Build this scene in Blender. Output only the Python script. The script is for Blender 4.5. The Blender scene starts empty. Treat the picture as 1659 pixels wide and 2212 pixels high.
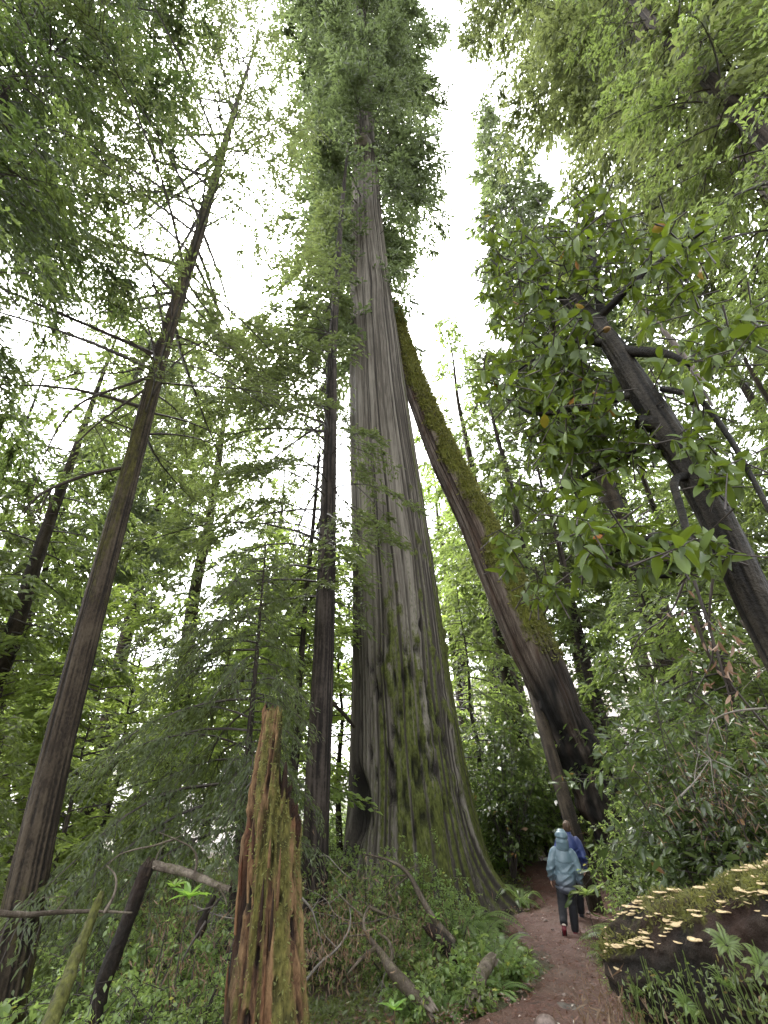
import bpy, math, random
import numpy as np
from mathutils import Vector, Matrix

R_ = np.random.default_rng(11)
random.seed(5)
scene = bpy.context.scene
col = scene.collection
PI = math.pi

# ------------------------------------------------------------------ camera
CAM = np.array([0.0, 0.0, 1.6])
PITCH, ROLL, FPX = math.radians(29.7), math.radians(2.77), 1000.0   # focal length in pixels of a 1659 x 2212 frame
fw = np.array([0, math.cos(PITCH), math.sin(PITCH)])
up0 = np.array([0, -math.sin(PITCH), math.cos(PITCH)])
rt0 = np.array([1.0, 0, 0])
upv = up0 * math.cos(ROLL) + rt0 * math.sin(ROLL)
rtv = rt0 * math.cos(ROLL) - up0 * math.sin(ROLL)
cam_d = bpy.data.cameras.new("camera")
cam = bpy.data.objects.new("camera", cam_d)
col.objects.link(cam)
M = Matrix(((rtv[0], upv[0], -fw[0], CAM[0]), (rtv[1], upv[1], -fw[1], CAM[1]), (rtv[2], upv[2], -fw[2], CAM[2]), (0, 0, 0, 1)))
cam.matrix_world = M
cam_d.sensor_fit = 'VERTICAL'
cam_d.sensor_height = 24.0
cam_d.lens = 24.0 * FPX / 2212.0
cam_d.clip_start, cam_d.clip_end = 0.05, 3000
scene.camera = cam

def ray(u, v):
    return fw + rtv * ((u - 829.5) / FPX) + upv * ((1106 - v) / FPX)

def at(u, v, r):
    """world point seen in direction (u, v), r metres away along the ground"""
    d = ray(u, v)
    return CAM + d * (r / math.hypot(d[0], d[1]))

def depth(p):
    return float(np.dot(np.asarray(p) - CAM, fw))

# ------------------------------------------------------------------ noise
def vnoise(P, seed=0):
    P = np.asarray(P, dtype=np.float64)
    i = np.floor(P).astype(np.int64)
    f = P - i
    w = f * f * (3 - 2 * f)
    def h(ix, iy, iz):
        a = (ix * 374761393 + iy * 668265263 + iz * 1274126177 + seed * 974711) & 0xffffffff
        a = ((a ^ (a >> 13)) * 1103515245) & 0xffffffff
        a = ((a ^ (a >> 15)) * 2246822519) & 0xffffffff
        return ((a ^ (a >> 16)) & 0xffffff) / float(0xffffff)
    x, y, z = i[..., 0], i[..., 1], i[..., 2]
    wx, wy, wz = w[..., 0], w[..., 1], w[..., 2]
    a = h(x, y, z) * (1 - wx) + h(x + 1, y, z) * wx
    b = h(x, y + 1, z) * (1 - wx) + h(x + 1, y + 1, z) * wx
    c = h(x, y, z + 1) * (1 - wx) + h(x + 1, y, z + 1) * wx
    d = h(x, y + 1, z + 1) * (1 - wx) + h(x + 1, y + 1, z + 1) * wx
    return (a * (1 - wy) + b * wy) * (1 - wz) + (c * (1 - wy) + d * wy) * wz

def fbm(P, octv=4, seed=0):
    P = np.asarray(P, dtype=np.float64)
    s, a, t = 0, 0.5, 0
    for o in range(octv):
        s = s + a * vnoise(P * (2 ** o), seed + o)
        t += a
        a *= 0.5
    return s / t

def unit(a):
    a = np.asarray(a, dtype=np.float64)
    return a / np.maximum(np.linalg.norm(a, axis=-1, keepdims=True), 1e-9)

# ------------------------------------------------------------------ terrain
PATH_C = [(-6, -0.6), (0, 0.1), (6.6, 1.75), (11, 3.45), (15, 4.6), (18, 4.4), (24, 1.5), (40, -6)]
def path_x(y):
    return np.interp(y, [p[0] for p in PATH_C], [p[1] for p in PATH_C])

def ground(x, y):
    x = np.asarray(x, dtype=np.float64); y = np.asarray(y, dtype=np.float64)
    z = -0.105 * np.clip(y, -30, 11.6) + 0.035 * np.clip(y - 11.6, 0, 6)
    q = x - path_x(y)
    right = np.maximum(0, q - 1.15)
    z = z + np.minimum(right * 0.30, 1.2 + right * 0.10)
    left = np.maximum(0, -q - 1.3)
    z = z - np.minimum(left * 0.11, 1.4 + left * 0.03) * np.clip((14 - y) / 6 + .25, .25, 1)
    far = np.maximum(0, y - 20)
    z = z + far * np.clip(0.02 + x * 0.004, -0.06, 0.16)
    P = np.stack([x * .35, y * .35, x * 0 + 3.3], -1)
    z = z + (fbm(P, 3, 3) - .5) * 0.45 * np.clip(np.abs(q) - .8, 0.12, 1.2)
    return z

def gz(x, y):
    return float(ground(np.array([x]), np.array([y]))[0])

def ghit(u, v, rmax=80):
    d = ray(u, v)
    d = d / math.hypot(d[0], d[1])
    rr = np.arange(1.0, rmax, 0.02)
    p = CAM[None, :] + d[None, :] * rr[:, None]
    b = np.nonzero(p[:, 2] <= ground(p[:, 0], p[:, 1]))[0]
    k = b[0] if len(b) else len(rr) - 1
    return p[k], rr[k]

def gat(u, v, r):
    """ground point r metres away below the direction (u, v)"""
    p = at(u, v, r)
    return np.array([p[0], p[1], gz(p[0], p[1])])

# ------------------------------------------------------------------ mesh helpers
class MB:
    def __init__(s):
        s.V, s.F, s.m, s.n, s.A, s.L = [], [], [], 0, [], []
    def add(s, V, F, mi=0, a=None, lv=None):
        V = np.asarray(V, dtype=np.float64).reshape(-1, 3)
        F = np.asarray(F, dtype=np.int64).reshape(-1, 4)
        s.V.append(V); s.F.append(F + s.n); s.n += len(V)
        s.m.append(np.full(len(F), mi, dtype=np.int32))
        s.A.append(np.zeros((len(V), 4)) if a is None else np.asarray(a, dtype=np.float64))
        s.L.append(np.full(len(F), .5) if lv is None else np.asarray(lv, dtype=np.float64))
        return s
    def mesh(s, name, mats, smooth=True, origin=None):
        V = np.concatenate(s.V); F = np.concatenate(s.F)
        if origin is not None:
            V = V - np.asarray(origin)[None, :]
        me = bpy.data.meshes.new(name)
        me.vertices.add(len(V)); me.vertices.foreach_set("co", V.astype(np.float32).ravel())
        me.loops.add(F.size); me.loops.foreach_set("vertex_index", F.astype(np.int32).ravel())
        me.polygons.add(len(F)); me.polygons.foreach_set("loop_start", (np.arange(len(F)) * 4).astype(np.int32))
        for mt in (mats if isinstance(mats, (list, tuple)) else [mats]):
            me.materials.append(mt)
        me.polygons.foreach_set("material_index", np.concatenate(s.m))
        me.polygons.foreach_set("use_smooth", np.full(len(F), smooth))
        A = np.concatenate(s.A)
        if np.any(A):
            at_ = me.attributes.new("dat", 'FLOAT_COLOR', 'POINT')       # r: ridge, g: moss, b: darkening (char, pits, painted shade under the log), a: along
            at_.data.foreach_set("color", A.astype(np.float32).ravel())
        l_ = me.attributes.new("lv", 'FLOAT', 'FACE')
        l_.data.foreach_set("value", np.concatenate(s.L).astype(np.float32))
        me.update(calc_edges=True)
        return me

def link(name, me, parent=None, loc=None):
    o = bpy.data.objects.new(name, me)
    col.objects.link(o)
    if parent is not None:
        o.parent = parent
    if loc is not None:
        o.location = [float(c) for c in loc]
    return o

def tag(o, label=None, cat=None, group=None, kind=None):
    if label: o["label"] = label
    if cat: o["category"] = cat
    if group: o["group"] = group
    if kind: o["kind"] = kind
    return o

def empty(name, loc, label, cat, group=None, rz=0, sc=1):
    o = bpy.data.objects.new(name, None)
    col.objects.link(o)
    o.empty_display_size = .2
    o.location = [float(c) for c in loc]
    o.rotation_euler = (0, 0, rz)
    o.scale = (sc, sc, sc)
    return tag(o, label, cat, group)

def copy_tree(o, label, loc, rz=0, sc=1, tilt=(0, 0), group=None):
    c = o.copy(); col.objects.link(c)
    c.location = [float(q) for q in loc]
    c.rotation_euler = (tilt[0], tilt[1], rz)
    c.scale = (sc, sc, sc)
    c["label"] = label
    if group: c["group"] = group
    for ch in o.children:
        d = ch.copy(); col.objects.link(d); d.parent = c
        for g in ch.children:
            e = g.copy(); col.objects.link(e); e.parent = d
    return c

def smooth_path(pts, rad, n):
    pts = np.asarray(pts, float); rad = np.asarray(rad, float)
    s = np.concatenate([[0], np.cumsum(np.linalg.norm(np.diff(pts, axis=0), axis=1))])
    q = np.linspace(0, s[-1], n)
    C = np.stack([np.interp(q, s, pts[:, k]) for k in range(3)], -1)
    Rr = np.interp(q, s, rad)
    w = max(1, n // (2 * len(pts)))
    ker = np.ones(2 * w + 1) / (2 * w + 1)
    def sm(a):
        p = np.concatenate([2 * a[0] - a[1:w + 1][::-1], a, 2 * a[-1] - a[-w - 1:-1][::-1]])
        return np.convolve(p, ker, 'valid')
    C = np.stack([sm(C[:, k]) for k in range(3)], -1)
    Rr = np.maximum(sm(Rr), 0.001)
    return C, Rr, q

def frames(C, ref):
    T = unit(np.gradient(C, axis=0))
    ref = np.asarray(ref, float)
    E1 = unit(ref[None, :] - (T @ ref)[:, None] * T)
    E2 = np.cross(T, E1)
    return T, E1, E2

def grid_faces(rows, seg):
    r = np.arange(rows - 1)[:, None]; c = np.arange(seg)[None, :]
    a = r * seg + c; b = r * seg + (c + 1) % seg
    return np.stack([a, b, b + seg, a + seg], -1).reshape(-1, 4)

def tube(pts, rad, n=None, seg=6, ref=(1, .1, .05), wob=0.0, seed=0):
    n = n or max(3, len(pts))
    C, Rr, q = smooth_path(pts, rad, n) if n > 2 else (np.asarray(pts, float), np.asarray(rad, float), None)
    T, E1, E2 = frames(C, ref)
    th = np.arange(seg) * 2 * PI / seg
    d = E1[:, None, :] * np.cos(th)[None, :, None] + E2[:, None, :] * np.sin(th)[None, :, None]
    rr = np.repeat(Rr[:, None], seg, 1)
    if wob:
        base = C[:, None, :] + d * rr[..., None]
        rr = rr * (1 + wob * 2 * (fbm(base * 9.0 / max(0.3, float(Rr.max()) * 18), 3, seed) - .5) + wob * 1.6 * (fbm(np.stack([np.cos(th)[None, :] * 3 + 0 * rr, np.sin(th)[None, :] * 3 + 0 * rr, np.arange(n)[:, None] * .35 + 0 * rr], -1), 3, seed + 7) - .5))
    V = C[:, None, :] + d * rr[..., None]
    return V.reshape(-1, 3), grid_faces(n, seg)

def bark_tube(pts, rad, rows, seg, ref=(1, .1, .05), amp=.05, k=9.0, stretch=.12, seed=0, moss=None, flare=None, bumps=(), pits=(), lump=.05, px=False):
    """trunk with modelled ridges; returns V, F, A (ridge, moss, darkening, along) and normals"""
    C, Rr, q = smooth_path(pts, rad, rows)
    T, E1, E2 = frames(C, ref)
    th = np.arange(seg) * 2 * PI / seg
    d = E1[:, None, :] * np.cos(th)[None, :, None] + E2[:, None, :] * np.sin(th)[None, :, None]
    TH = np.repeat(th[None, :], rows, 0); S = np.repeat(q[:, None], seg, 1)
    wv = (fbm(np.stack([np.cos(TH) * 1.5, np.sin(TH) * 1.5, S * .25], -1), 2, seed + 40) - .5) * .25
    kk = k
    Pn = np.stack([np.cos(TH + wv) * kk, np.sin(TH + wv) * kk, S * stretch], -1)
    n1 = fbm(Pn, 3, seed)
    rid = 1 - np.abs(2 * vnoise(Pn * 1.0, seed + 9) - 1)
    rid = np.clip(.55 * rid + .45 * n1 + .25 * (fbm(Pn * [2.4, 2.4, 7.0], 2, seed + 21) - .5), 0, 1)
    big = fbm(np.stack([np.cos(TH) * 1.7, np.sin(TH) * 1.7, S * stretch * 1.2], -1), 3, seed + 5) - .5
    rr = np.repeat(Rr[:, None], seg, 1) * (1 + lump * 2 * big)
    if flare is not None:
        rr = rr * flare(TH, S)
    rr = rr + amp * (rid - .6)
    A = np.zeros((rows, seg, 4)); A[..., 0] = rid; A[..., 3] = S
    V = C[:, None, :] + d * rr[..., None]
    if px:
        Q = V.reshape(-1, 3) - CAM; zz = Q @ fw; uu = 829.5 + FPX * (Q @ rtv) / zz; vv = 1106 - FPX * (Q @ upv) / zz
        face = np.sum(np.broadcast_to(d, V.shape).reshape(-1, 3) * unit(Q), -1)
        def find(u, v):
            e = (uu - u) ** 2 + (vv - v) ** 2 + np.where(face > -.05, 1e9, 0)
            return V.reshape(-1, 3)[int(np.argmin(e))].copy()
        bumps = [(find(*p), s, h) for p, s, h in bumps]; pits = [(find(*p), s, h) for p, s, h in pits]
    for (p, s, h) in bumps:
        g = np.exp(-np.sum((V - np.asarray(p)) ** 2, -1) / (2 * s * s))
        V = V + d * (h * g * (.6 + .8 * fbm(V * (1.2 / s), 2, seed + 3)))[..., None]
        A[..., 1] = np.maximum(A[..., 1], g * 1.3)
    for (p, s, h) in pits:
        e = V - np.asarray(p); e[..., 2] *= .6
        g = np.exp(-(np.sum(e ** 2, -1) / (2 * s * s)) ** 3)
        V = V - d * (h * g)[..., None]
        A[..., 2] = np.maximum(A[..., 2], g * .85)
    if moss is not None:
        A[..., 1] = np.clip(np.maximum(A[..., 1], moss(V, d, TH, S, rid)), 0, 1)
    return V.reshape(-1, 3), grid_faces(rows, seg), A.reshape(-1, 4), np.broadcast_to(d, V.shape).reshape(-1, 3)

def leaf_quads(B, D, N, L, W, fold=.12):
    """one four-point leaf per row"""
    B, D, N = np.asarray(B), unit(D), np.asarray(N)
    S = unit(np.cross(D, N)); N2 = np.cross(S, D)
    L = np.broadcast_to(np.asarray(L, float), (len(B),))[:, None]; W = np.broadcast_to(np.asarray(W, float), (len(B),))[:, None]
    m = B + D * L * .45 + N2 * L * fold
    V = np.stack([B, m + S * W * .5, B + D * L, m - S * W * .5], 1).reshape(-1, 3)
    return V, np.arange(len(B) * 4).reshape(-1, 4)

LEAF_S = np.array([0, .22, .5, .78, 1.0]); LEAF_W = np.array([.06, .75, 1.0, .72, .04])
def broad_leaves(B, D, N, L, W, curl=.25, cup=.18, shape=None):
    """curved leaf blades, 8 faces each"""
    lw = LEAF_W if shape is None else shape
    B, D = np.asarray(B), unit(D)
    S = unit(np.cross(D, N)); N2 = np.cross(S, D)
    n = len(B)
    L = np.broadcast_to(np.asarray(L, float), (n,)); W = np.broadcast_to(np.asarray(W, float), (n,))
    curl = np.broadcast_to(np.asarray(curl, float), (n,))
    V = np.zeros((n, 5, 3, 3))
    for i, (s, w) in enumerate(zip(LEAF_S, lw)):
        c = B + D * (L * s)[:, None] - N2 * (L * curl * s * s)[:, None]
        for j, x in enumerate((-.5, 0, .5)):
            V[:, i, j] = c + S * (W * w * x)[:, None] + N2 * (W * w * cup * abs(x) * 2)[:, None]
    f = []
    for i in range(4):
        for j in range(2):
            a = i * 3 + j
            f.append([a, a + 1, a + 4, a + 3])
    F = (np.arange(n)[:, None, None] * 15 + np.array(f)[None]).reshape(-1, 4)
    return V.reshape(-1, 3), F

def rand_dirs(n, rng=R_):
    return unit(rng.normal(size=(n, 3)))
EXPOSURE, HAZE, DENOISE = 3.0, .001, True
# ------------------------------------------------------------------ materials
def nmat(name):
    m = bpy.data.materials.new(name); m.use_nodes = True
    nt = m.node_tree
    for n in list(nt.nodes): nt.nodes.remove(n)
    out = nt.nodes.new("ShaderNodeOutputMaterial")
    return m, nt, out

def N(nt, t, **kw):
    n = nt.nodes.new(t)
    for k, v in kw.items():
        if k in n.inputs.keys(): n.inputs[k].default_value = v
        else: setattr(n, k, v)
    return n

def mixc(nt, fac, a, b):
    n = nt.nodes.new("ShaderNodeMix"); n.data_type = 'RGBA'
    for s, v in ((0, fac), (6, a), (7, b)):
        if hasattr(v, "is_linked") or isinstance(v, bpy.types.NodeSocket): nt.links.new(v, n.inputs[s])
        else: n.inputs[s].default_value = v if not isinstance(v, tuple) else (v + (1,))[:4]
    return n.outputs[2]

def mth(nt, op, a, b=0.0, c=0.0, clamp=False):
    n = nt.nodes.new("ShaderNodeMath"); n.operation = op; n.use_clamp = clamp
    for i, v in enumerate((a, b, c)):
        if isinstance(v, bpy.types.NodeSocket): nt.links.new(v, n.inputs[i])
        else: n.inputs[i].default_value = v
    return n.outputs[0]

def ramp(nt, fac, lo, hi):
    n = nt.nodes.new("ShaderNodeMapRange"); n.inputs[1].default_value = lo; n.inputs[2].default_value = hi
    nt.links.new(fac, n.inputs[0])
    return n.outputs[0]

def noise(nt, scale=(1, 1, 1), sc=1.0, detail=4, rough=.55):
    tc = nt.nodes.new("ShaderNodeTexCoord"); mp = nt.nodes.new("ShaderNodeMapping")
    mp.inputs["Scale"].default_value = scale
    nt.links.new(tc.outputs["Object"], mp.inputs["Vector"])
    n = nt.nodes.new("ShaderNodeTexNoise"); n.inputs["Scale"].default_value = sc; n.inputs["Detail"].default_value = detail
    n.inputs["Roughness"].default_value = rough
    nt.links.new(mp.outputs[0], n.inputs["Vector"])
    return n.outputs["Fac"]

def attr(nt, name):
    n = nt.nodes.new("ShaderNodeAttribute"); n.attribute_name = name
    return n

def leaf_mat(name, dark, light, trans=.4, tcol=None, rough=.45, odd=None, clump=.6, spec=.5):
    m, nt, out = nmat(name)
    lv = attr(nt, "lv").outputs["Fac"]
    nz = noise(nt, sc=clump, detail=3)
    oi = nt.nodes.new("ShaderNodeObjectInfo")
    f = mth(nt, 'MULTIPLY_ADD', nz, 1.1, mth(nt, 'MULTIPLY_ADD', lv, .7, -.45), clamp=True)
    c = mixc(nt, f, dark, light)
    hs = nt.nodes.new("ShaderNodeHueSaturation")
    nt.links.new(mth(nt, 'MULTIPLY_ADD', oi.outputs["Random"], .03, .485), hs.inputs["Hue"])
    nt.links.new(mth(nt, 'MULTIPLY_ADD', oi.outputs["Random"], .3, .85), hs.inputs["Value"])
    hs.inputs["Saturation"].default_value = .88
    nt.links.new(c, hs.inputs["Color"]); c = hs.outputs[0]
    if odd:
        c = mixc(nt, mth(nt, 'GREATER_THAN', lv, odd[0]), c, odd[1])
    p = N(nt, "ShaderNodeBsdfPrincipled", Roughness=rough); nt.links.new(c, p.inputs["Base Color"])
    p.inputs["Specular IOR Level"].default_value = spec
    t = nt.nodes.new("ShaderNodeBsdfTranslucent")
    tc = mixc(nt, .68, c, tcol or tuple(min(1, x * 2.7) for x in light))
    nt.links.new(tc, t.inputs["Color"])
    mx = nt.nodes.new("ShaderNodeMixShader"); mx.inputs[0].default_value = trans
    nt.links.new(p.outputs[0], mx.inputs[1]); nt.links.new(t.outputs[0], mx.inputs[2])
    nt.links.new(mx.outputs[0], out.inputs[0])
    return m

def bark_mat(name, dark, mid, light, moss=(.07, .095, .014), stretch=.12, sc=7, rough=.75, mossy=0.0, red=None, bump=.6, spec=.18):
    m, nt, out = nmat(name)
    a = attr(nt, "dat")
    sep = nt.nodes.new("ShaderNodeSeparateColor"); nt.links.new(a.outputs["Color"], sep.inputs[0])
    n1 = noise(nt, (1, 1, stretch), sc, 6, .65)
    n2 = noise(nt, (1, 1, stretch * 3), sc * .22, 3)
    n3 = noise(nt, (1, 1, .5), sc * 1.6, 5, .7)
    n5 = noise(nt, (1, 1, stretch * 1.6), sc * 3.4, 4, .7)
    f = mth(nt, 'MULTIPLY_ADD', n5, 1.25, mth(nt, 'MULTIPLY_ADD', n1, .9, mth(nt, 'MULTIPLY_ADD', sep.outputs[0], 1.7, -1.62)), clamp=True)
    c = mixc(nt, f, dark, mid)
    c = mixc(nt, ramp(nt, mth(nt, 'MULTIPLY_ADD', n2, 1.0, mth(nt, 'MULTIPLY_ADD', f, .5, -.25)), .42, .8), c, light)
    if red:
        c = mixc(nt, ramp(nt, noise(nt, (1, 1, .3), sc * .3, 3), .5, .7), c, red)
    mf = mth(nt, 'MULTIPLY_ADD', n3, 2.2, mth(nt, 'MULTIPLY_ADD', sep.outputs[1], 1.5, -1.62 + mossy), clamp=True)
    mcol = mixc(nt, ramp(nt, noise(nt, (1, 1, .4), sc * 2.2, 4), .3, .7), tuple(x * .3 for x in moss), tuple(x * 1.35 for x in moss))
    c = mixc(nt, ramp(nt, mf, .1, .75), c, mcol)
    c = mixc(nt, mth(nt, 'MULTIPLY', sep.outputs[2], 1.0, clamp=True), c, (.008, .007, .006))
    p = N(nt, "ShaderNodeBsdfPrincipled", Roughness=rough); nt.links.new(c, p.inputs["Base Color"])
    p.inputs["Specular IOR Level"].default_value = spec
    b = N(nt, "ShaderNodeBump", Strength=bump, Distance=.03)
    nt.links.new(mth(nt, 'ADD', mth(nt, 'ADD', n1, n5), mth(nt, 'MULTIPLY', n3, .5)), b.inputs["Height"]); nt.links.new(b.outputs[0], p.inputs["Normal"])
    nt.links.new(p.outputs[0], out.inputs[0])
    return m

def plain_mat(name, c1, c2, sc=6, rough=.6, scale=(1, 1, 1), bump=.2, dist=.01, spec=.4):
    m, nt, out = nmat(name)
    n1 = noise(nt, scale, sc, 5)
    c = mixc(nt, ramp(nt, n1, .3, .7), c1, c2)
    p = N(nt, "ShaderNodeBsdfPrincipled", Roughness=rough); nt.links.new(c, p.inputs["Base Color"])
    p.inputs["Specular IOR Level"].default_value = spec
    b = N(nt, "ShaderNodeBump", Strength=bump, Distance=dist)
    nt.links.new(n1, b.inputs["Height"]); nt.links.new(b.outputs[0], p.inputs["Normal"])
    nt.links.new(p.outputs[0], out.inputs[0])
    return m

MAT = {}
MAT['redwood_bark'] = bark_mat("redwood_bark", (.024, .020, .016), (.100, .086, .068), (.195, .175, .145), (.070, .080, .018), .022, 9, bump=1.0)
MAT['lean_bark'] = bark_mat("leaning_bark", (.022, .015, .011), (.080, .057, .042), (.15, .12, .095), (.095, .100, .014), .05, 9, red=(.06, .034, .022), bump=1.0)
MAT['dark_bark'] = bark_mat("dark_bark", (.008, .006, .005), (.028, .021, .016), (.058, .046, .037), (.06, .062, .012), .3, 9)
MAT['fir_bark'] = bark_mat("fir_bark", (.008, .006, .004), (.030, .021, .013), (.060, .046, .030), (.05, .045, .010), .35, 12, mossy=.16, bump=1.0)
MAT['pale_bark'] = bark_mat("pale_bark", (.05, .04, .033), (.13, .105, .088), (.21, .18, .155), (.08, .10, .02), .15, 5)
MAT['oak_bark'] = bark_mat("oak_bark", (.005, .004, .003), (.016, .013, .009), (.036, .030, .022), (.028, .032, .007), .6, 9, rough=.6)
MAT['rot_wood'] = bark_mat("rotten_wood", (.020, .010, .006), (.105, .054, .024), (.18, .112, .054), (.095, .086, .022), .22, 13, red=(.105, .038, .017), bump=1.0)
MAT['log_wood'] = bark_mat("log_wood", (.005, .004, .003), (.014, .010, .007), (.030, .021, .014), (.10, .105, .018), .5, 8, red=(.022, .011, .007), bump=1.0)
MAT['twig'] = plain_mat("twig_bark", (.018, .013, .010), (.045, .035, .027), 8)
MAT['grey_twig'] = plain_mat("grey_twig", (.06, .052, .042), (.16, .14, .115), 10)
MAT['branch_bark'] = bark_mat("branch_bark", (.030, .022, .016), (.10, .08, .06), (.19, .16, .125), (.06, .062, .014), .5, 14, mossy=.1)

MAT['redwood_leaf'] = leaf_mat("redwood_needles", (.028, .040, .014), (.074, .097, .032), .45, rough=.5)
MAT['olive_leaf'] = leaf_mat("olive_needles", (.044, .058, .017), (.105, .124, .036), .48, rough=.5)
MAT['hemlock_leaf'] = leaf_mat("hemlock_needles", (.026, .036, .011), (.080, .102, .026), .46)
MAT['dark_leaf'] = leaf_mat("dark_needles", (.020, .032, .009), (.060, .090, .018), .42)
MAT['bright_leaf'] = leaf_mat("bright_needles", (.066, .098, .018), (.165, .215, .038), .55)
MAT['mid_leaf'] = leaf_mat("mid_green_needles", (.038, .058, .014), (.105, .140, .030), .52)
MAT['oak_leaf'] = leaf_mat("oak_leaf", (.026, .040, .006), (.088, .122, .012), .30, rough=.45, spec=.28, odd=(.993, (.26, .10, .03)), clump=2.5, tcol=(.22, .30, .02))
MAT['bay_leaf'] = leaf_mat("bay_leaf", (.014, .028, .008), (.070, .105, .022), .28, rough=.24, odd=(.988, (.20, .10, .04)), clump=1.4)
MAT['berry_leaf'] = leaf_mat("berry_leaf", (.060, .096, .022), (.18, .245, .056), .48, rough=.3, odd=(.985, (.36, .34, .06)))
MAT['fern_leaf'] = leaf_mat("fern_leaf", (.065, .110, .026), (.19, .27, .065), .45, rough=.35)
MAT['lime_leaf'] = leaf_mat("lime_leaf", (.10, .19, .02), (.22, .36, .045), .45, rough=.3)
MAT['moss'] = leaf_mat("moss", (.048, .052, .011), (.155, .152, .03), .3, rough=.8, clump=3)
MAT['litter'] = leaf_mat("leaf_litter", (.06, .025, .014), (.19, .085, .045), .1, rough=.4, odd=(.96, (.38, .33, .28)))
MAT['cover'] = leaf_mat("ground_cover", (.040, .056, .015), (.13, .165, .038), .4, rough=.35, odd=(.93, (.16, .10, .04)))
MAT['yellow_leaf'] = leaf_mat("yellow_leaf", (.45, .40, .03), (.62, .58, .08), .35, rough=.4)

# ------------------------------------------------------------------ plant generators
def conifer(mb, axis, hb, ht, R, nb, rng, LL=.14, LW=.05, e0=.15, droop=.45, dens=1.0, bias=None, hang=.35, prof=None, tw=.42, wood=True, twig_droop=.25, mi=0, wi=1, rmin=.16, trunk_r=.1, leaf_from=.22, az_rng=None):
    """branches, flat sprays of twigs and needle clumps round a trunk whose centre at height h is axis(h)"""
    for i in range(nb):
        t = (i + rng.random()) / nb
        h = hb + (ht - hb) * t
        az = i * 2.39996 + rng.normal() * .5
        if az_rng: az = rng.uniform(*az_rng)
        pr = (1 - t) ** .75 * min(1, (t + .12) / .3) if prof is None else prof(t)
        L = R * max(rmin, pr) * rng.uniform(.6, 1.15)
        if bias is not None:
            L *= max(.25, 1 + bias[1] * math.cos(az - bias[0]))
        n = 8
        s = np.linspace(0, 1, n)
        a2 = az + rng.normal() * .25 * s
        hd = np.stack([np.cos(a2), np.sin(a2)], -1)
        c0 = axis(h)
        el = e0 + rng.normal() * .12
        P = np.zeros((n, 3))
        P[:, :2] = c0[:2] + hd * (s * L)[:, None]
        P[:, 2] = h + L * (el * s - droop * s * s)
        P += rng.normal(size=P.shape) * .02 * L * s[:, None]
        if wood:
            V, F = tube(P, np.linspace(.008 + .007 * L, .003, n), n, 4)
            mb.add(V, F, wi)
        nt = max(8, int(L * 9.5 * dens))
        ss = np.sqrt(rng.uniform(leaf_from ** 2, 1, nt))
        side = np.where(np.arange(nt) % 2 == 0, 1, -1)
        B = np.stack([np.interp(ss, s, P[:, k]) for k in range(3)], -1)
        bd = unit(P[-1] - P[0]); 
        ang = side * rng.uniform(.5, 1.15, nt)
        ca, sa = np.cos(ang), np.sin(ang)
        td = np.stack([bd[0] * ca - bd[1] * sa, bd[0] * sa + bd[1] * ca, np.full(nt, bd[2] * .6)], -1)
        tl = (tw * L * (1.05 - ss) + .12 + .08 * L) * rng.uniform(.5, 1.2, nt)
        m = np.maximum(3, (tl / (LL * .29)).astype(int))
        tot = int(m.sum())
        idx = np.repeat(np.arange(nt), m)
        q = (np.arange(tot) - np.repeat(np.cumsum(m) - m, m) + rng.random(tot)) / np.repeat(m, m)
        lb = B[idx] + td[idx] * (tl[idx] * q)[:, None]
        lb[:, 2] -= tl[idx] * twig_droop * 2 * q * q
        lb += rng.normal(size=lb.shape) * .035 * LL / .14
        sd = np.where(rng.random(tot) < .5, 1, -1)[:, None] * np.cross(td[idx], [0, 0, 1.0])
        ld = td[idx] * .9 + sd * .62 + rng.normal(size=lb.shape) * .2
        ld[:, 2] -= hang * rng.uniform(.3, 1.6, tot)
        nn = np.tile([0, 0, 1.0], (tot, 1)) + rng.normal(size=lb.shape) * .45
        V, F = leaf_quads(lb, ld, nn, LL * 1.12 * rng.uniform(.6, 1.4, tot), LW * 1.0 * rng.uniform(.7, 1.3, tot))
        mb.add(V, F, mi, lv=np.clip(.5 * rng.random() + .5 * rng.random(tot), 0, 1))
        if wood and L > .8:
            for k in range(0, nt, 3):
                V, F = tube([B[k], B[k] + td[k] * tl[k] * .5 - [0, 0, tl[k] * twig_droop * .5], B[k] + td[k] * tl[k] - [0, 0, tl[k] * twig_droop * 2]], [.007, .005, .002], 3, 3)
                mb.add(V, F, wi)

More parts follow.
